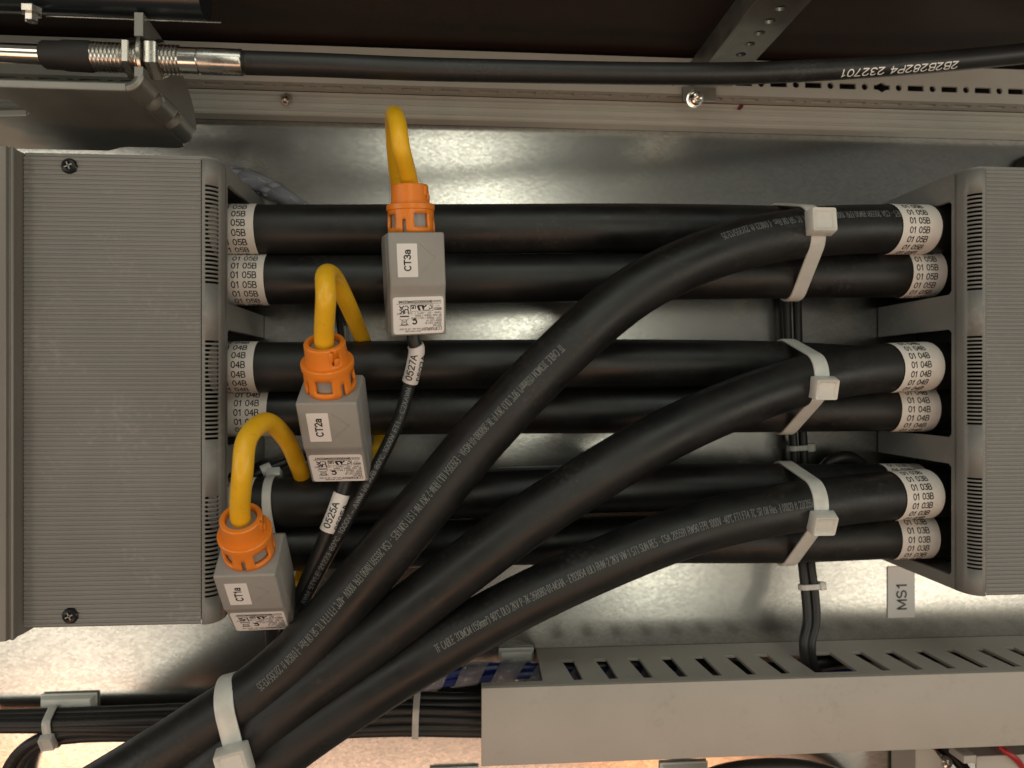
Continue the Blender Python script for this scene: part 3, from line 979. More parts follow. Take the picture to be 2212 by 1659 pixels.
# ------------------------------------------------------------------ cable ties
def hull(pts):
    pts = sorted(set((round(a, 6), round(c, 6)) for a, c in pts))
    def half(q):
        o = []
        for p_ in q:
            while len(o) > 1 and (o[-1][0] - o[-2][0]) * (p_[1] - o[-2][1]) - (o[-1][1] - o[-2][1]) * (p_[0] - o[-2][0]) <= 0:
                o.pop()
            o.append(p_)
        return o
    a, c = half(pts), half(pts[::-1])
    return a[:-1] + c[:-1]


def tie(label, O, ax, circles, width, head_px, hs=(0.0145, 0.0130, 0.0085), material='nylon', tilt=0.0, group=None, thick=0.0013, name='cable_tie', tail=0.0):
    """Strap round the circles (3-D centre, radius) in the plane through O normal to ax, plus its locking head."""
    ax = ax.normalized()
    e2 = (Vector((0, 0, 1)) - ax * ax.z).normalized()
    e1 = e2.cross(ax)
    pts = []
    for c, r in circles:
        a, q = (c - O).dot(e1), (c - O).dot(e2)
        for k in range(48):
            pts.append((a + (r + 0.0004) * math.cos(k / 48 * 6.28318), q + (r + 0.0004) * math.sin(k / 48 * 6.28318)))
    hp = hull(pts)
    loop = []
    for i in range(len(hp)):
        a, c = Vector(hp[i]), Vector(hp[(i + 1) % len(hp)])
        n = max(1, int((c - a).length / 0.0025))
        for k in range(n):
            loop.append(a.lerp(c, k / n))
    n = len(loop)
    cen = sum(loop, Vector((0, 0))) / n
    sk = math.tan(tilt)
    def W(q):
        return O + e1 * q.x + e2 * q.y + ax * ((q.x - cen.x) * sk)
    nr = []
    for i in range(n):
        tg = (loop[(i + 1) % n] - loop[i - 1]).normalized()
        nr.append(Vector((tg.y, -tg.x)))
    best = min(range(n), key=lambda i: (px(W(loop[i]))[0] - head_px[0]) ** 2 + (px(W(loop[i]))[1] - head_px[1]) ** 2)
    t_ = thing(name, W(min(loop, key=lambda q: q.y)), label, 'cable tie', group)
    vv, ff = [], []
    for i in range(n):
        q, nn = loop[i], nr[i]
        for (dw, dn) in ((-0.5, 0.0), (-0.5, 0.7), (-0.42, 1.0), (0.42, 1.0), (0.5, 0.7), (0.5, 0.0)):
            vv.append(W(q + nn * dn * thick) + ax * dw * width)
    for i in range(n):
        j = (i + 1) % n
        for k in range(6):
            k2 = (k + 1) % 6
            ff.append((i * 6 + k, i * 6 + k2, j * 6 + k2, j * 6 + k))
    MB().add(vv, ff).build('strap', material, t_, smooth=40)
    # head: block with a recessed window, axis along the strap
    q, nn = loop[best], nr[best]
    N3 = (e1 * nn.x + e2 * nn.y).normalized()
    Tn = N3.cross(ax).normalized()
    m_ = frame(W(q) + N3 * (hs[2] / 2 + 0.0002), ax, -Tn, N3)
    bm = bmesh.new()
    bmesh.ops.create_cube(bm, size=1.0)
    for v in bm.verts:
        k_ = 0.90 if v.co.z > 0 else 1.0
        v.co = Vector((v.co.x * hs[0] * k_, v.co.y * hs[1] * k_, v.co.z * hs[2]))
    top = max(bm.faces, key=lambda f: f.calc_center_median().z)
    bmesh.ops.inset_region(bm, faces=[top], thickness=hs[0] * 0.19)
    for v in top.verts:
        v.co.z -= hs[2] * 0.22
    outer = [e for e in bm.edges if not any(f is top for f in e.link_faces)]
    bmesh.ops.bevel(bm, geom=outer, offset=hs[0] * 0.06, segments=2, affect='EDGES', profile=0.5)
    bm.verts.index_update()
    MB().add([m_ @ v.co for v in bm.verts], [[v.index for v in f.verts] for f in bm.faces]).build('head', material, t_, smooth=35)
    bm.free()
    return t_


XA = Vector((1, 0, 0))
GT = 'large white cable ties near the right cover'


def xtie(label, hp, hh, paths, **kw):
    x = P(hp[0], hp[1], hh).x
    O = Vector((x, 0, 0))
    return tie(label, O, XA, [(p_.at_plane(O, XA), RC) for p_ in paths], 0.0088, hp, group=GT, **kw)


xtie('white cable tie strapping the top 01 05B cables near the right cover', (1786, 482), .098, (cA1, cB1, d1), tilt=R(-6), hs=(0.0155, 0.0150, 0.0095))
xtie('white cable tie strapping the middle 01 04B cables near the right cover', (1797, 840), .100, (cA2, cB2, d2), tilt=R(2))
xtie('white cable tie strapping the bottom 01 03B cables near the right cover', (1791, 1130), .099, (cA3, cB3, d3), tilt=R(2))
O4 = P(500, 1535, 0.100)
ax4 = Vector((0.97, 0.24, 0)).normalized()
tie('white cable tie around the three diagonal cables at the bottom border', O4, ax4,
    [(p_.at_plane(O4, ax4), RC * 1.03) for p_ in (d1, d2, d3)], 0.0100, (512, 1632), hs=(0.0170, 0.0160, 0.0098))
tie('milky cable tie around the left end of the 01 03B cables, behind the CT1a sensor', cA3.at(cA3.near(590, 1086))[0], Vector((1, 0.08, 0)),
    [(cA3.at(cA3.near(590, 1086))[0], RC), (cB3.at(cB3.near(590, 1182))[0], RC)], 0.0052, (594, 1034), hs=(0.0085, 0.0095, 0.006), material='nylon_thin')


# ------------------------------------------------------------------ current sensors
def sensor(tagname, label, edge_px, h_edge, tilt, roll, yaw, clamp_rot, serial, coil, lead, marker, lead_print=None, lead_text=None, lead_x=0.0015):
    c = P(edge_px[0], edge_px[1], h_edge)
    M = Matrix.Translation(c) @ Matrix.Rotation(roll, 4, 'Z') @ Matrix.Rotation(yaw, 4, 'Y') @ Matrix.Rotation(tilt, 4, 'X')
    t_ = thing('current_sensor', None, label, 'current sensor', 'grey current sensors with orange collars and yellow coils', M)
    Wd, Dp = 0.0302, 0.030
    LU, LB, LL = 0.0280, 0.0052, 0.0218
    z1 = -0.0022
    y1 = -LU - LB
    z2 = z1 - LL * math.sin(R(7)); y2 = y1 - LL * math.cos(R(7))
    side = [(0, 0), (-LU, 0), (y1, z1), (y2, z2), (y2 + 0.0005, -Dp + 0.004), (y1, -Dp), (-0.004, -Dp), (0, -Dp + 0.004)]   # (y, z)
    bm = bmesh.new()
    ra = [bm.verts.new((Wd / 2, y, z)) for y, z in side]
    la = [bm.verts.new((-Wd / 2, y, z)) for y, z in side]
    bm.faces.new(ra); bm.faces.new(la[::-1])
    n = len(side)
    for i in range(n):
        bm.faces.new((ra[i], la[i], la[(i + 1) % n], ra[(i + 1) % n]))
    bmesh.ops.recalc_face_normals(bm, faces=bm.faces)
    bmesh.ops.bevel(bm, geom=list(bm.edges), offset=0.0011, segments=3, affect='EDGES', profile=0.5)
    bm.verts.index_update()
    MB().add([v.co.copy() for v in bm.verts], [[v.index for v in f.verts] for f in bm.faces]).build('housing', 'sensor_grey', t_, local=True, smooth=30)
    bm.free()
    # moulding seams on both sides
    for sx in (-1, 1):
        bb = MB()
        tube(bb, [(sx * Wd / 2, -0.001, -0.0085), (sx * Wd / 2, -LU, -0.0085), (sx * Wd / 2, y1 - 0.001, -0.0115), (sx * Wd / 2, y2 + 0.002, -0.0125)], 0.00022, 6)
        bb.build('seam', 'sensor_grey', t_, local=True)
    # raised arrow on the front
    bb = MB()
    for p0, p1 in (((0.0015, -0.0060), (0.0098, -0.0135)), ((0.0098, -0.0135), (0.0015, -0.0212))):
        d = Vector((p1[0] - p0[0], p1[1] - p0[1], 0)); a = math.atan2(d.y, d.x)
        rbox(bb, T((p0[0] + p1[0]) / 2, (p0[1] + p1[1]) / 2, 0.00006) @ Matrix.Rotation(a, 4, 'Z'), (d.length, 0.0004, 0.00026))
    bb.build('arrow_relief', 'sensor_grey', t_, local=True, smooth=0)
    # name tag
    m = T(-0.0053, -0.0148, 0.00012)
    bb = MB(); sheet(bb, rrect(0, 0, 0.0108, 0.0176, 0.0003, 1), [], 0.00012, m)
    st = bb.build('name_tag', 'sticker', t_, local=True, smooth=0)
    bb = MB()
    text(bb, tagname, flat_fn(m @ T(0, 0, 0.00008) @ Matrix.Rotation(R(90), 4, 'Z')), w=0.0108, h=0.0033, align='C', y=-0.0016, bold=0.21)
    bb.build('lettering', 'ink', st, local=True, smooth=0)
    # rating plate on the sloping lower face, upside down
    ctr = Vector((0.0, (y1 + y2) / 2, (z1 + z2) / 2))
    mf = Matrix.Translation(ctr) @ Matrix.Rotation(R(7), 4, 'X')
    m = mf @ T(0, 0, 0.00014)
    lw, lh = 0.0276, 0.0200
    bb = MB(); sheet(bb, rrect(0, 0, lw, lh, 0.0016, 4), [], 0.00014, m)
    st = bb.build('rating_plate', 'sticker', t_, local=True, smooth=0)
    bb = MB()
    fm = m @ T(0, 0, 0.00008) @ Matrix.Rotation(R(180), 4, 'Z')
    fn = lambda a, q: fm @ Vector(((a - 0.5) * lw, (q - 0.5) * lh, 0))
    def tx(s_, x_, y_, h_, w_=None, al='L', bo=0.004):
        text(bb, s_, fn, w=w_, h=h_ * 1.15, x=x_, y=y_, align=al, bold=0.13 if bo < 0.01 else 0.20)
    # logo
    for a_, b_ in (((.05, .905), (.145, .905)), ((.145, .905), (.145, .835)), ((.145, .835), (.05, .835)), ((.05, .835), (.05, .905))):
        line(bb, a_, b_, .010, fn)
    poly(bb, [(.085, .87), (.0975, .89), (.11, .87), (.0975, .85)], fn)
    tx('PH\u0152NIX', .155, .872, .040, .30, bo=.02)
    tx('CONTACT', .155, .832, .035, .28, bo=.02)
    tx('PACT RCP-D95', .47, .905, .038, .30)
    tx('Ord.-No.: 29 04 890', .47, .845, .036, .41)
    tx('300 mm', .05, .765, .042, .17)
    tx('1000V CAT III', .05, .695, .045, .32)
    tx('600V CAT IV', .05, .625, .045, .30)
    tx('OUT: 100mV / kA / 50Hz', .05, .555, .045, .60)
    tx('IN: max 100kA / 50Hz', .05, .485, .045, .52)
    tx('Tamb: -30\u00b0...+80\u00b0C / -22\u00b0...+176\u00b0F', .05, .415, .042, .88)
    for x0_, x1_, y0_, y1_ in ((.05, .185, .305, .365), (.215, .66, .215, .385)):
        for a_, b_ in (((x0_, y0_), (x1_, y0_)), ((x1_, y0_), (x1_, y1_)), ((x1_, y1_), (x0_, y1_)), ((x0_, y1_), (x0_, y0_))):
            line(bb, a_, b_, .009, fn)
    tx('IP67', .065, .315, .040, .105, bo=.02)
    tx('CL.1', .085, .235, .036, .075)
    tx('C', .235, .245, .075, .045, bo=.02)
    tx('US', .56, .225, .08, .085, bo=.02)
    # bold slanted mark
    poly(bb, [(.29, .355), (.40, .355), (.375, .275), (.355, .275), (.33, .225), (.365, .225), (.38, .255), (.405, .225), (.51, .225), (.535, .25), (.50, .37),
              (.455, .37), (.485, .26), (.44, .26), (.415, .37), (.29, .37), (.275, .345), (.29, .29), (.30, .28)], fn)
    tx('UK', .70, .335, .09, .17, bo=.02)
    tx('CA', .70, .235, .09, .17, bo=.02)
    # bin symbol, bar and swirl mark
    poly(bb, [(.69, .50), (.87, .50), (.87, .535), (.69, .535)], fn)
    for a_, b_ in (((.69, .77), (.88, .57)), ((.69, .57), (.88, .77)), ((.72, .75), (.85, .75)), ((.73, .74), (.745, .61)), ((.84, .74), (.825, .61)), ((.745, .61), (.825, .61))):
        line(bb, a_, b_, .010, fn)
    poly(bb, [(.72, .735), (.85, .735), (.845, .765), (.725, .765)], fn)
    ring = []
    for k in range(20):
        a0, a1 = k / 20 * 5.2 + 0.4, (k + 1) / 20 * 5.2 + 0.4
        poly(bb, [(.585 + .055 * math.cos(a0), .675 + .075 * math.sin(a0)), (.585 + .055 * math.cos(a1), .675 + .075 * math.sin(a1)),
                  (.585 + .025 * math.cos(a1), .675 + .035 * math.sin(a1)), (.585 + .025 * math.cos(a0), .675 + .035 * math.sin(a0))], fn)
    line(bb, (.62, .62), (.56, .585), .03, fn)
    line(bb, (.05, .185), (.93, .185), .010, fn)
    tx('Serial No.', .05, .105, .045, .165)
    tx(serial, .225, .100, .055, .66, bo=.012)
    bb.build('lettering', 'ink', st, local=True, smooth=0)

    # orange bayonet collar
    cz = -Dp / 2
    A = Matrix.Translation((0, 0, cz)) @ Matrix.Rotation(R(-90), 4, 'X') @ Matrix.Rotation(clamp_rot, 4, 'Z')   # local Z -> sensor Y
    rows = [(0.0128, 0.0002), (0.0128, 0.0030), (0.0128, 0.0048), (0.0126, 0.0072), (0.0125, 0.0102), (0.0125, 0.0124), (0.0131, 0.0128), (0.0131, 0.0152), (0.0126, 0.0158),
            (0.0106, 0.0160), (0.0105, 0.0175), (0.0103, 0.0200), (0.0102, 0.0225), (0.0101, 0.0255), (0.0096, 0.0262), (0.0078, 0.0262), (0.0074, 0.0255), (0.0074, 0.0200)]
    ns = 72
    vv, ff = [], []
    for r_, z_ in rows:
        for k in range(ns):
            a = 2 * math.pi * k / ns
            vv.append(A @ Vector((r_ * math.cos(a), r_ * math.sin(a), z_)))
    # angle 270 deg (-Y of the lathe frame) faces the viewer
    for j in range(len(rows) - 1):
        for k in range(ns):
            ang = (k + 0.5) * 5 % 90
            if 1 <= j <= 3 and abs(ang - 0) < 21 or 1 <= j <= 3 and abs(ang - 90) < 21:
                continue                               # windows every quarter turn
            if j <= 2 and abs(ang - 45) < 6:
                continue                               # spring notches between them
            full = (k + 0.5) * 5
            if 10 <= j <= 13 and abs(full - 305) < 6 or 10 <= j <= 11 and abs(full - 312) < 13:
                continue                               # bayonet slot
            k2 = (k + 1) % ns
            ff.append((j * ns + k, j * ns + k2, (j + 1) * ns + k2, (j + 1) * ns + k))
    cl = MB().add(vv, ff).build('bayonet_collar', 'orange', t_, local=True, smooth=30, solid=0.0018, offset=-1)
    bb = MB()
    a = R(314)
    rbox(bb, A @ Matrix.Rotation(a, 4, 'Z') @ T(0.0098, 0, 0.0192), (0.0022, 0.0030, 0.0036), 0.0006)
    rbox(bb, A @ Matrix.Rotation(R(298), 4, 'Z') @ T(0.0098, 0, 0.0225), (0.0020, 0.0020, 0.0050), 0.0005)
    bb.build('bayonet_pin', 'orange', cl, local=True)
    bb = MB(); lathe(bb, [(0.0106, 0), (0.0106, 0.0126), (0.0072, 0.0130), (0.0072, 0.0235)], A, 36)
    bb.build('socket', 'sensor_grey', t_, local=True)
    # yellow coil (starts in the collar)
    s0 = M @ Vector((0, 0.0200, cz)); s1 = M @ Vector((0, 0.0275, cz))
    pts = [s0, s1] + [P(*q) for q in coil]
    bb = MB(); tube(bb, Path(pts, 0.002).p, 0.0048, 24)
    bb.build('coil', 'yellow', t_)
    # lead out of the lower end
    l0 = M @ Vector((lead_x, y2 + 0.004, -0.014)); l1 = M @ Vector((lead_x, y2 - 0.004, -0.014))
    lp = Path([l0, l1] + [P(*q) for q in lead], 0.002)
    bb = MB(); tube(bb, lp.p, 0.0037, 20)
    ld = bb.build('lead', 'small_cable', t_)
    if marker:
        (ua, va), (ub, vb), word = marker
        sa, sb_ = lp.near(ua, va), lp.near(ub, vb)
        bb = MB(); tube(bb, lp.sub(sa, sb_), 0.0046, 24)
        mk = bb.build('marker_sleeve', 'sticker', t_)
        bb = MB()
        for ph in (-12, 68, -92):
            text(bb, word, lambda a_, q_, ph=ph: lp.wrap(sb_ - (sb_ - sa) * 0.12 - a_, R(ph) - q_ / 0.0046, 0.00475), w=(sb_ - sa) * 0.66, h=0.0036, y=-0.0018, bold=0.17)
        bb.build('lettering', 'ink', mk, smooth=0)
    if lead_print:
        (ua, va), (ub, vb), ph = lead_print
        sa, sb_ = lp.near(ua, va), lp.near(ub, vb)
        bb = MB()
        text(bb, lead_text, lambda a_, q_: lp.wrap(sa - a_, R(ph) - q_ / 0.0037, 0.00382), w=abs(sa - sb_), h=0.0027, y=-0.0013)
        bb.build('lead_print', 'faint_print', ld, smooth=0)
    return t_


sensor('CT3a', 'grey current sensor tagged CT3a, in front of the top 01 05B cables', (899, 501), .106, R(7), R(3.6), R(12), R(18),
       '9N1000025XW62246',
       [(866, 318, .112), (859, 270, .108), (852, 248, .094), (850, 268, .072), (853, 330, .054), (862, 410, .034), (885, 500, .018), (900, 600, .016), (905, 665, .022), (905, 705, .060)],
       [(900, 752, .084), (893, 795, .080), (883, 835, .076), (866, 895, .078), (838, 960, .080), (790, 1050, .083), (735, 1150, .085), (690, 1232, .082), (655, 1300, .076), (625, 1360, .066)],
       ((900, 744), (884, 824), '0527A'), ((660, 1296), (889, 838), 6), 'AWM STYLE 21223 80\u00b0C 1000V - AWM I/II A/B 80\u00b0C 1000V FT1 - C2XAWM', -0.0016)
sensor('CT2a', 'grey current sensor tagged CT2a, in front of the middle 01 04B cables', (704, 871), .130, R(33), R(0.8), R(-2), R(-4),
       '9N1000025XW62247',
       [(704, 640, .148), (703, 598, .142), (718, 596, .122), (742, 638, .098), (770, 700, .066), (795, 765, .030), (815, 830, .018), (825, 900, .017), (822, 960, .026), (795, 1005, .062)],
       [(731, 1086, .086), (708, 1145, .085), (684, 1205, .083), (658, 1262, .078), (630, 1330, .070), (610, 1380, .060)],
       ((739, 1066), (708, 1145), '0525A'))
sensor('CT1a', 'grey current sensor tagged CT1a, lowest one beside the left cover', (527, 1244), .127, R(39), R(0.6), R(1), R(45),
       '9N1000025XW62250',
       [(524, 1020, .150), (533, 950, .146), (572, 912, .128), (615, 944, .100), (642, 1000, .070), (660, 1060, .034), (668, 1120, .020), (666, 1180, .019), (655, 1240, .028), (636, 1300, .046), (605, 1335, .062)],
       [(585, 1420, .060), (560, 1500, .050), (520, 1560, .040)], None)


# ------------------------------------------------------------------ operating cable and its bracket (top left)
X0B = P(310, 100, .122).x
nh, fh = 0.122, 0.046


def ysh(h):               # the shelf leans a little
    return 0.1430 + 0.019 * (h - 0.037)


br = thing('cable_bracket', (X0B, 0.17, 0.036), 'bent dark zinc bracket holding the threaded cable end at the top left', 'bracket')


def bpx(u, v):            # (h, y) on the flange plane x = X0B
    d = _f * F0 + _r * (u - W0 / 2) + _u * (H0 / 2 - v)
    q = _o + d * (X0B / d.x)
    return (q.z, q.y)


fl = [bpx(*q) for q in ((308, 24), (347, 77), (372, 120), (397, 164), (412, 205), (421, 240), (425, 268), (425, 292), (421, 308))]
hz = 0.113
cy_ = P(330, 128, hz).y
flange = [(nh, ysh(nh) + 0.0072)] + [(nh, cy_ - 0.0075), (hz - 0.002, cy_ - 0.0072), (hz - 0.006, cy_ - 0.004), (hz - 0.006, cy_ + 0.004), (hz - 0.002, cy_ + 0.0072), (nh, cy_ + 0.0075)] + \
         [(nh, fl[0][1])] + [(min(q[0], nh - 0.001), max(q[1], ysh(q[0]) + 0.0075)) for q in fl[1:-1]] + [(fl[-1][0], ysh(fl[-1][0]) + 0.0072)]
b = MB()
sheet(b, [(p_[0], p_[1]) for p_ in flange], [], 0.0044, frame(Vector((X0B - 0.0002, 0, 0)), Vector((0, 0, 1)), Vector((0, 1, 0)), Vector((1, 0, 0))))
b.build('upright_flange', 'bracket_steel', br, smooth=0, bevel=0.0007)
b = MB()
pl = [(XL, nh), (X0B - 0.0084, nh), (X0B - 0.0084, 0.0450), (X0B - 0.0095, 0.0400), (X0B - 0.0135, 0.037),
      (P(275, 322, 0.037).x, 0.037), (P(262, 324, 0.036).x, 0.0355), (P(235, 333, 0.030).x, 0.029), (XL, 0.028)]
hole = [(P(-60, 190, 0.105).x, 0.112), (P(20, 195, 0.105).x, 0.106), (P(70, 230, 0.085).x, 0.088), (P(58, 238, 0.083).x, 0.084), (P(-60, 240, 0.083).x, 0.080)]
ms_ = frame(Vector((0, ysh(0), 0)), Vector((1, 0, 0)), Vector((0, 0.019, 1)), Vector((0, -1, 0.019)).normalized())
sheet(b, pl, [hole], 0.0042, ms_)
b.build('shelf_plate', 'bracket_steel', br, smooth=0, bevel=0.0008)
# pressed bend between shelf and flange, with stiffening dimples
RB = 0.0086
dims = (0.100, 0.074)
vv, ff = [], []
hs_ = [nh - (nh - 0.0460) * i / 60 for i in range(61)]
na = 12
for h_ in hs_:
    # the far end is rounded off towards the flange
    cut = max(0.0, (0.052 - h_) / 0.0115)
    for k in range(na + 1):
        a_ = R(90 * k / na)
        dip = 0.0
        for dm in dims:
            dip = max(dip, max(0.0, 1 - abs(h_ - dm) / 0.0040))
        dd = dip * 0.0036 * math.sin(2 * a_) if dip > 0 else 0.0
        rr = RB - dd
        vv.append((X0B - RB + rr * math.sin(a_) * (1 - 0.55 * cut * cut), ysh(h_) + RB - rr * math.cos(a_), h_))
for i in range(60):
    for k in range(na):
        ff.append((i * (na + 1) + k, i * (na + 1) + k + 1, (i + 1) * (na + 1) + k + 1, (i + 1) * (na + 1) + k))
MB().add(vv, ff).build('pressed_bend', 'bracket_steel', br, smooth=18, solid=0.0040, offset=1)

oc = thing('operating_cable', P(330, 128, hz), 'black sheathed operating cable with threaded steel end running along the top rail', 'control cable')
pth = Path(PP((523, 135.5, .106), (700, 141, .104), (900, 149, .101), (1150, 155, .098), (1400, 159, .094), (1600, 158.5, .090), (1800, 150, .086), (1950, 140, .084), (2080, 129, .082), (2270, 110, .080)), 0.004)
ax0 = P(330, 128, hz)
xw = lambda u: P(u, 128, hz).x


def axm(u):
    q = P(u, 117 + (u - 60) * 0.040, hz)
    return q


def xl(u0, u1, prof_, name, material, n=28):
    p0, p1 = axm(u0), axm(u1)
    z = (p1 - p0); L_ = z.length; z = z.normalized()
    y = Vector((0, 0, 1)); x_ = y.cross(z).normalized(); y = z.cross(x_)
    bb = MB(); lathe(bb, [(r_, q_ * L_) for r_, q_ in prof_], frame(p0, x_, y, z), n)
    return bb.build(name, material, oc)


xl(-80, 100, [(0.0049, 0), (0.0049, 1)], 'rod', 'chrome')
xl(94, 207, [(0.0062, 0), (0.0068, .04), (0.0069, .35), (0.0074, .42), (0.0076, .9), (0.0068, 1)], 'rubber_boot', 'boot')
th = []
nth = 22
for k in range(nth):
    th += [(0.0066, k / nth), (0.0072, (k + .35) / nth), (0.0072, (k + .6) / nth), (0.0066, (k + .95) / nth)]
xl(203, 392, th, 'threaded_sleeve', 'zinc', 32)
for (u0, u1) in ((276, 296), (322, 354)):
    q = xl(u0, u1, [(0.0090, 0), (0.0100, .08), (0.0104, .2), (0.0104, .8), (0.0100, .92), (0.0090, 1)], 'lock_nut', 'zinc', 6)
xl(314, 321, [(0.0118, 0), (0.0118, 1)], 'washer', 'zinc', 32)
xl(390, 432, [(0.0060, 0), (0.0064, .05), (0.0064, .95), (0.0060, 1)], 'polished_ring', 'chrome')
xl(431, 526, [(0.0061, 0), (0.0065, .03), (0.0065, .97), (0.0062, 1)], 'crimp_ferrule', 'zinc')
b = MB(); tube(b, pth.p, 0.0060, 28)
sh = b.build('black_sheath', 'small_cable', oc)
b = MB()
s0, s1 = pth.near(2056, 130), pth.near(1808, 150)
text(b, '2B2B282P4 232701', lambda a_, q_: pth.wrap(s0 - a_, R(-46) - q_ / 0.006, 0.00615), w=abs(s1 - s0), h=0.0040, y=-0.0020, bold=0.18)
b.build('sheath_print', 'white_print', sh, smooth=0)

# ------------------------------------------------------------------ wiring duct (lower right)
HL = 0.066
yd = P(1591, 1389, 0.0).y
yd2 = P(1591, 1631, HL).y
du = thing('wiring_duct', (0.2, yd2, 0.0), 'beige slotted wiring duct with smooth lid across the lower right', 'wiring duct')
xl0 = P(1040, 1490, HL).x
xw0 = P(1158, 1400, 0.0).x
b = MB(); boxw(b, xl0, XR, yd2 - 0.0012, yd + 0.0012, HL - 0.0022, HL, 0.0008)
b.build('lid', 'duct', du, smooth=30)
b = MB(); boxw(b, xl0 + 0.0002, XR, yd + 0.0000, yd + 0.00115, HL - 0.0085, HL - 0.0023, 0.0003)
b.build('lid_lip', 'duct', du, smooth=0)


def slotted(yy, facing, name, skip=True):
    holes_ = []
    x_ = P(1238, 1445, 0.045).x
    sl_pitch = 0.0217
    k_ = 0
    xa_, xb2 = None, None
    while x_ < XR - 0.02:
        hole_ = [(x_ - 0.0042, 0.022), (x_ + 0.0038, 0.022), (x_ + 0.0046, 0.0560), (x_ + 0.0038, 0.0595), (x_ + 0.0010, 0.0595), (x_ - 0.0012, 0.0545)]
        pu = px((x_, yy, 0.04))[0]
        if skip and 1712 < pu < 1862:
            if xa_ is None:
                xa_ = x_ - 0.0038
            xb2 = x_ + 0.0038
        else:
            if xa_ is not None:
                holes_.append([(xa_, 0.022), (xb2, 0.022), (xb2 + 0.0008, 0.0590), (xa_ + 0.0045, 0.0590), (xa_ + 0.0025, 0.0545)])
                xa_ = None
            holes_.append(hole_)
        x_ += sl_pitch
    bb = MB()
    if facing > 0:
        m_ = frame(Vector((0, yy, 0)), Vector((1, 0, 0)), Vector((0, 0, 1)), Vector((0, -1, 0)))
        m_.translation = Vector((0, yy - 0.0018, 0))
    else:
        m_ = frame(Vector((0, yy, 0)), Vector((1, 0, 0)), Vector((0, 0, 1)), Vector((0, -1, 0)))
    sheet(bb, [(xw0, 0.0006), (XR, 0.0006), (XR, HL - 0.0024), (xw0 - 0.002, HL - 0.0024)], holes_, 0.0018, m_)
    return bb.build(name, 'duct', du, smooth=0)


slotted(yd, 1, 'slotted_side')
slotted(yd2 + 0.0016, -1, 'slotted_side', False)
b = MB(); boxw(b, xw0, XR, yd2 + 0.001, yd - 0.002, 0.0005, 0.0022)
b.build('base', 'duct', du, smooth=0)
# dark wires lying inside the duct
GW = 'wires lying inside the slotted duct'
for k, (dy, hh, mt, r_, nm) in enumerate(((-0.010, .012, 'small_cable', .0040, 'black wire lying in the slotted duct next to the slots'),
                                          (-0.018, .024, 'blue_wire', .0028, 'dark blue wire lying in the middle of the slotted duct'),
                                          (-0.026, .014, 'pale_wire', .0030, 'pale grey wire lying deep in the slotted duct'))):
    b = MB()
    pts = [(xw0 + 0.01 + q * 0.05, yd + dy + 0.003 * math.sin(q * 1.7 + k), hh + 0.004 * math.sin(q * 2.3 + k * 2)) for q in range(10)]
    tube(b, Path(pts, 0.005).p, r_, 12)
    tag(b.build('duct_wire', mt), nm, 'wire', GW)

# engraved name plate MS1 on the mounting plate
b = MB()
c_ = P(1947, 1279, 0.0008)
wx = (P(1976, 1279, 0.0008) - P(1918, 1279, 0.0008)).x
hy = (P(1947, 1224, 0.0008) - P(1947, 1334, 0.0008)).y
npl = thing('name_plate', c_, 'small grey name plate reading MS1 on the steel plate below the right cover', 'name plate')
sheet(b, rrect(c_.x, c_.y, wx, hy, 0.0004, 1), [], 0.0007, T(0, 0, 0.0009))
b.build('backing', 'name_label', npl, smooth=0)
b = MB()
text(b, 'MS1', flat_fn(T(c_.x, c_.y - 0.003, 0.00105) @ Matrix.Rotation(R(90), 4, 'Z')), w=0.0180, h=0.0068, align='C', y=-0.0034, bold=0.17)
b.build('lettering', 'name_ink', npl, smooth=0)


# ------------------------------------------------------------------ control cables on the plate
def small_cable(label, pts, r=0.003, material='small_cable', group=None, cat='cable', name='control_cable', n=14):
    bb = MB()
    pa = Path(pts, 0.003)
    tube(bb, pa.p, r, n)
    tag(bb.build(name, material), label, cat, group)
    return pa


v1 = small_cable('left one of the two black control cables dropping into the slotted duct', PP((1700, 560, .012), (1699, 650, .012), (1702, 735, .012), (1706, 860, .013), (1714, 960, .014), (1722, 1100, .016),
                 (1733, 1215, .030), (1741, 1290, .034), (1744, 1340, .036), (1736, 1392, .040), (1748, 1450, .034), (1800, 1470, .02)), 0.0030)
v2 = small_cable('right one of the two black control cables dropping into the slotted duct', PP((1722, 560, .012), (1722, 650, .012), (1724, 735, .012), (1728, 860, .013), (1735, 960, .014), (1742, 1100, .016),
                 (1751, 1215, .030), (1760, 1290, .034), (1762, 1340, .036), (1752, 1392, .040), (1764, 1450, .034), (1820, 1470, .02)), 0.0030)


def band(label, u, v, hh, paths, r, head_px, width=0.0035, hs=(0.0055, 0.006, 0.004), group='small ties on control cables', ax=None):
    o_ = paths[0].at(paths[0].near(u, v))[0]
    a_ = ax or paths[0].at(paths[0].near(u, v))[1]
    if a_.x < 0:
        a_ = -a_
    return tie(label, o_, a_, [(p_.at_plane(o_, a_), r) for p_ in paths], width, head_px, hs=hs, material='nylon_thin', thick=0.0009, group=group)


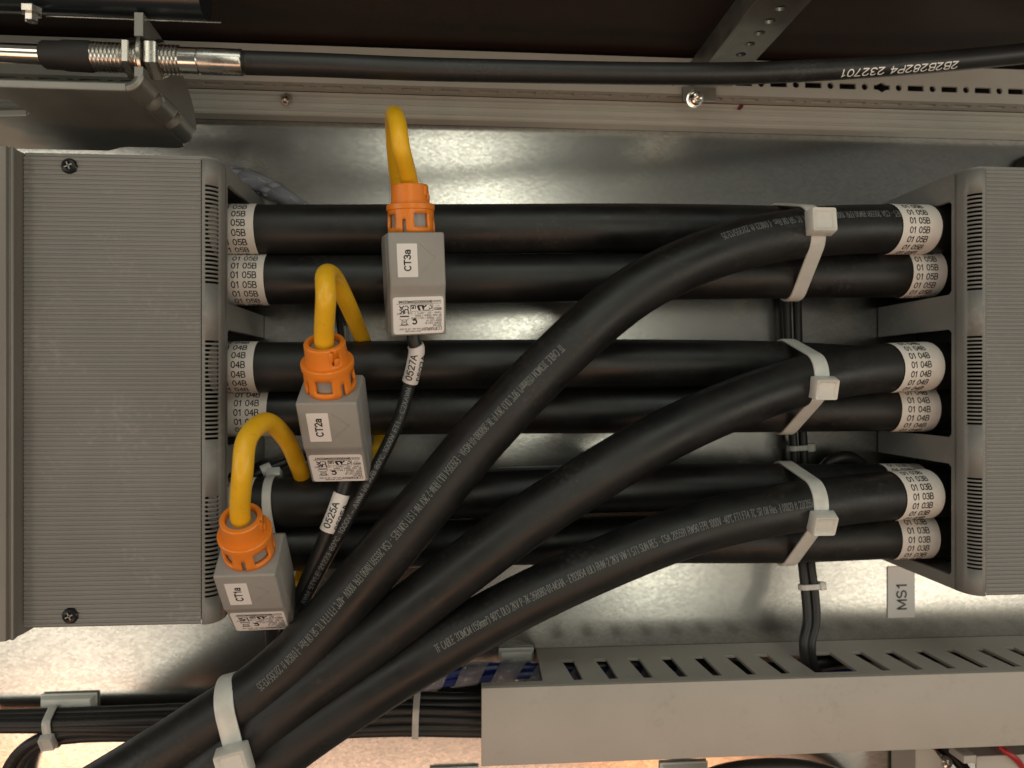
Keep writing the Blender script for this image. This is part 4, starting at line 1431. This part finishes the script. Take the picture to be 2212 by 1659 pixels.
band('small white tie on the two control cables just above the slotted duct', 1745, 1267, .034, (v1, v2), 0.003, (1768, 1266))
band('small white tie on the two control cables between the middle and bottom cable rows', 1720, 968, .014, (v1, v2), 0.003, (1747, 968))
small_cable('short arched black cable behind the 01 03B cables near the right cover', PP((1770, 1030, .012), (1795, 998, .016), (1830, 988, .018), (1858, 1003, .016), (1880, 1040, .012)), 0.0045)
ms = small_cable('thin black wire with white marker behind the CT1a coil', PP((520, 1040, .030), (560, 1022, .030), (600, 1005, .026), (640, 990, .022), (690, 985, .016)), 0.0026)
b = MB(); tube(b, ms.sub(ms.near(566, 1020), ms.near(586, 1011)), 0.0040, 16)
tag(b.build('wire_marker', 'sticker'), 'white wire marker on the thin black wire behind the CT1a coil', 'wire marker')
vw = small_cable('thin black wire behind the CT2a coil, between top and middle cable rows', PP((728, 640, .010), (733, 690, .010), (738, 740, .010), (742, 820, .010)), 0.0022)

# bundle along the lower left, going into the duct end
GB = 'black control cables bundled along the lower left'
lanes = [(1545, 1541, 1529, 1506, 1508, .010), (1555, 1552, 1541, 1520, 1522, .013), (1564, 1562, 1555, 1535, 1538, .016), (1572, 1572, 1570, 1553, 1556, .016),
         (1584, 1586, 1584, 1570, 1570, .014), (1597, 1596, 1592, 1580, 1582, .010)]
names = ['topmost of the black cables bundled along the lower left', 'second from top of the black cables bundled along the lower left',
         'third from top of the black cables bundled along the lower left', 'fourth from top of the black cables bundled along the lower left',
         'fifth from top of the black cables bundled along the lower left', 'lowest of the black cables bundled along the lower left']
bund = []
for k, (a_, b_, c2, d_, e_, hh) in enumerate(lanes):
    if k < 4:
        pts = PP((-60, a_, hh), (110, b_, hh), (430, c2 + 3 * math.sin(k * 2.1), hh), (700, (c2 + d_) / 2, hh + .002), (860, d_ + 2 * math.sin(k * 1.7), hh), (1050, e_, hh), (1200, e_ - 4, hh))
    else:
        pts = PP((5 + 22 * (k - 4), 1720, hh), (20 + 22 * (k - 4), 1655, hh), (62 + 24 * (k - 4), 1608, hh + .002), (130 + 30 * (k - 4), b_ - 2, hh + .002), (300, c2 - 2, hh),
                 (560, c2 - 2, hh), (860, d_, hh), (1050, e_, hh), (1200, e_ - 4, hh))
    bund.append(small_cable(names[k], pts, 0.0034, group=GB))
tieA = band('small white tie holding the lower left cable bundle to its white mount', 118, 1560, .02, (bund[0], bund[2], bund[3], bund[5]), 0.0036, (104, 1600), 0.0052, (0.0085, 0.0095, 0.0055),
            ax=Vector((1, 0.10, 0)))
tieB = band('small white tie on the black cable bundle left of the wiring duct', 901, 1540, .02, (bund[0], bund[2], bund[3], bund[5]), 0.0036, (902, 1576), 0.0042, (0.0070, 0.0080, 0.005),
            ax=Vector((1, -0.05, 0)))


def mount(label, u0, u1, v0, v1, h=0.0065, bridge=True, grp='white adhesive cable tie mounts'):
    a_, c2 = P(u0, v1, 0.0), P(u1, v0, 0.0)
    t_ = thing('tie_mount', ((a_.x + c2.x) / 2, (a_.y + c2.y) / 2, 0.0), label, 'tie mount', grp)
    bb = MB(); boxw(bb, a_.x, c2.x, a_.y, c2.y, 0.0006, 0.0026, 0.0006)
    bb.build('base_pad', 'mount_white', t_)
    bb = MB()
    cx, cy = (a_.x + c2.x) / 2, (a_.y + c2.y) / 2
    w2, h2 = (c2.x - a_.x) / 2 * 0.97, (c2.y - a_.y) / 2 * 0.94
    k = 0.90
    vv = [(cx - w2, cy - h2, 0.0025), (cx + w2, cy - h2, 0.0025), (cx + w2, cy + h2, 0.0025), (cx - w2, cy + h2, 0.0025),
          (cx - w2 * k, cy - h2 * k, h), (cx + w2 * k, cy - h2 * k, h), (cx + w2 * k, cy + h2 * k, h), (cx - w2 * k, cy + h2 * k, h)]
    bb.add(vv, [(4, 5, 6, 7), (0, 1, 5, 4), (1, 2, 6, 5), (2, 3, 7, 6), (3, 0, 4, 7)])
    bb.build('raised_saddle', 'mount_white', t_, smooth=0, bevel=0.0006)
    bb = MB(); boxw(bb, cx - w2 * 0.28, cx + w2 * 0.28, cy - h2 * 0.62, cy + h2 * 0.62, h - 0.0012, h + 0.0008, 0.0004)
    bb.build('strap_bridge', 'mount_white', t_)
    return t_


mount('white adhesive tie mount beneath the lower left cable bundle', 92, 213, 1493, 1590)
mount('white adhesive tie mount beneath the cable bundle left of the wiring duct', 866, 946, 1481, 1560)
mount('white tie mount holding the blue spiral wrapped wires at the duct end', 1077, 1152, 1396, 1470)
mount('white adhesive tie mount below the duct lid at the bottom border', 1424, 1527, 1641, 1740)
mount('white adhesive tie mount at the bottom border left of the duct lid corner', 928, 1034, 1652, 1740)
mount('small white tie mount behind the CT2a coil', 722, 748, 704, 742, 0.010)


# spiral wrapped harnesses
def harness(label, pts, wires, rw, pitch, frac=0.62):
    pa = Path(pts, 0.0015)
    t_ = thing('wire_harness', pa.at(pa.L[-1] / 2)[0] - Vector((0, 0, rw)), label, 'wire harness')
    for k, (mt, a0) in enumerate(wires):
        rr = rw * 0.46
        q = [pa.wrap(s_, R(a0) + s_ * 25, rw * 0.46) for s_ in [pa.L[-1] * i / 60 for i in range(61)]]
        bb = MB(); tube(bb, q, rr, 10)
        bb.build('wire', mt, t_)
    vv, ff = [], []
    nst = int(pa.L[-1] / pitch * 28)
    for i in range(nst + 1):
        s_ = pa.L[-1] * i / nst
        ph = s_ / pitch * 2 * math.pi
        for dw in (-0.5, 0.5):
            vv.append(pa.wrap(min(pa.L[-1], max(0, s_ + dw * pitch * frac)), ph, rw + 0.0004))
    for i in range(nst):
        ff.append((2 * i, 2 * i + 1, 2 * i + 3, 2 * i + 2))
    MB().add(vv, ff).build('spiral_wrap', 'clear_wrap', t_, smooth=50, solid=0.0008)
    return t_


harness('clear spiral wrap over blue wires behind the diagonal cables at the duct end', PP((860, 1475, .014), (960, 1462, .016), (1060, 1452, .018), (1150, 1452, .019), (1260, 1462, .018), (1500, 1462, .016)),
        (('blue_wire', 0), ('pale_wire', 120), ('blue_wire', 240)), 0.0068, 0.0235, 0.66)
harness('clear spiral wrap over wires above the top cables beside the left cover', PP((470, 372, .012), (540, 386, .012), (600, 415, .012), (660, 460, .012), (720, 540, .012)),
        (('pale_wire', 0), ('blue_wire', 120), ('pale_wire', 240)), 0.0058, 0.0240, 0.80)

# ------------------------------------------------------------------ bottom right corner
t = thing('lower_wiring_duct', P(2160, 1640, 0.0), 'corner of a second beige wiring duct at the bottom right', 'wiring duct')
q = P(2110, 1634, 0.05)
b = MB(); boxw(b, q.x, XR, q.y - 0.045, q.y, 0.048, 0.050, 0.0006)
b.build('lid', 'duct', t)
b = MB(); boxw(b, q.x + 0.001, XR, q.y - 0.003, q.y - 0.0012, 0.0008, 0.0478)
b.build('side_wall', 'duct', t, smooth=0)
b = MB()
q2 = P(2094, 1640, 0.052)
boxw(b, q2.x - 0.0055, q2.x + 0.0030, q.y - 0.002, q.y + 0.003, 0.040, 0.0545, 0.0004)
b.build('end_clip', 'duct', t)
t = thing('terminal_bracket', P(2040, 1645, 0.0), 'grey terminal bracket with a bright screw at the bottom right border', 'bracket')
q = P(1978, 1640, 0.030)
b = MB()
sheet(b, [(q.x, q.y - 0.05), (q.x + 0.004, q.y - 0.05), (q.x + 0.034, q.y - 0.022), (q.x + 0.013, q.y + 0.006), (q.x, q.y + 0.010)], [], 0.028, T(0, 0, 0.030))
b.build('body', 'duct', t, smooth=0, bevel=0.0006)
b = MB(); screw_mesh(b, T(*P(2040, 1646, 0.028)) @ Matrix.Rotation(R(-20), 4, 'X'), 0.0042, 0.004)
b.build('screw', 'chrome', t)
small_cable('short red wire beside the bright screw under the duct lid', PP((2012, 1600, .020), (2017, 1630, .024), (2014, 1665, .022)), 0.0021, 'red_wire', None, 'wire', 'red_wire')
small_cable('red wire slanting out at the bottom right border', PP((2140, 1590, .020), (2165, 1618, .051), (2195, 1640, .0525), (2225, 1690, .040)), 0.0019, 'red_wire', None, 'wire', 'red_wire')
small_cable('pale grey wire next to the slanting red wire at the bottom right border', PP((2120, 1600, .018), (2148, 1630, .026), (2180, 1662, .026), (2205, 1700, .024)), 0.0030, 'pale_wire', None, 'wire', 'grey_wire')
small_cable('black wire under the duct lid beside the bright screw', PP((2030, 1610, .012), (2070, 1645, .018), (2100, 1690, .018)), 0.0040, 'small_cable', None, 'wire', 'black_wire')
small_cable('thick black cable arching along the bottom border below the duct lid', PP((1480, 1700, .016), (1560, 1668, .020), (1660, 1655, .022), (1760, 1662, .020), (1840, 1690, .016), (1880, 1730, .014)), 0.0050)
b = MB(); lathe(b, [(0.012, 0.0005), (0.012, 0.006), (0.010, 0.010), (0.004, 0.0105)], T(*P(2222, 372, 0.0)), 28)
tag(b.build('cable_gland', 'boot'), 'black round cable gland at the right border above the right cover', 'cable gland')
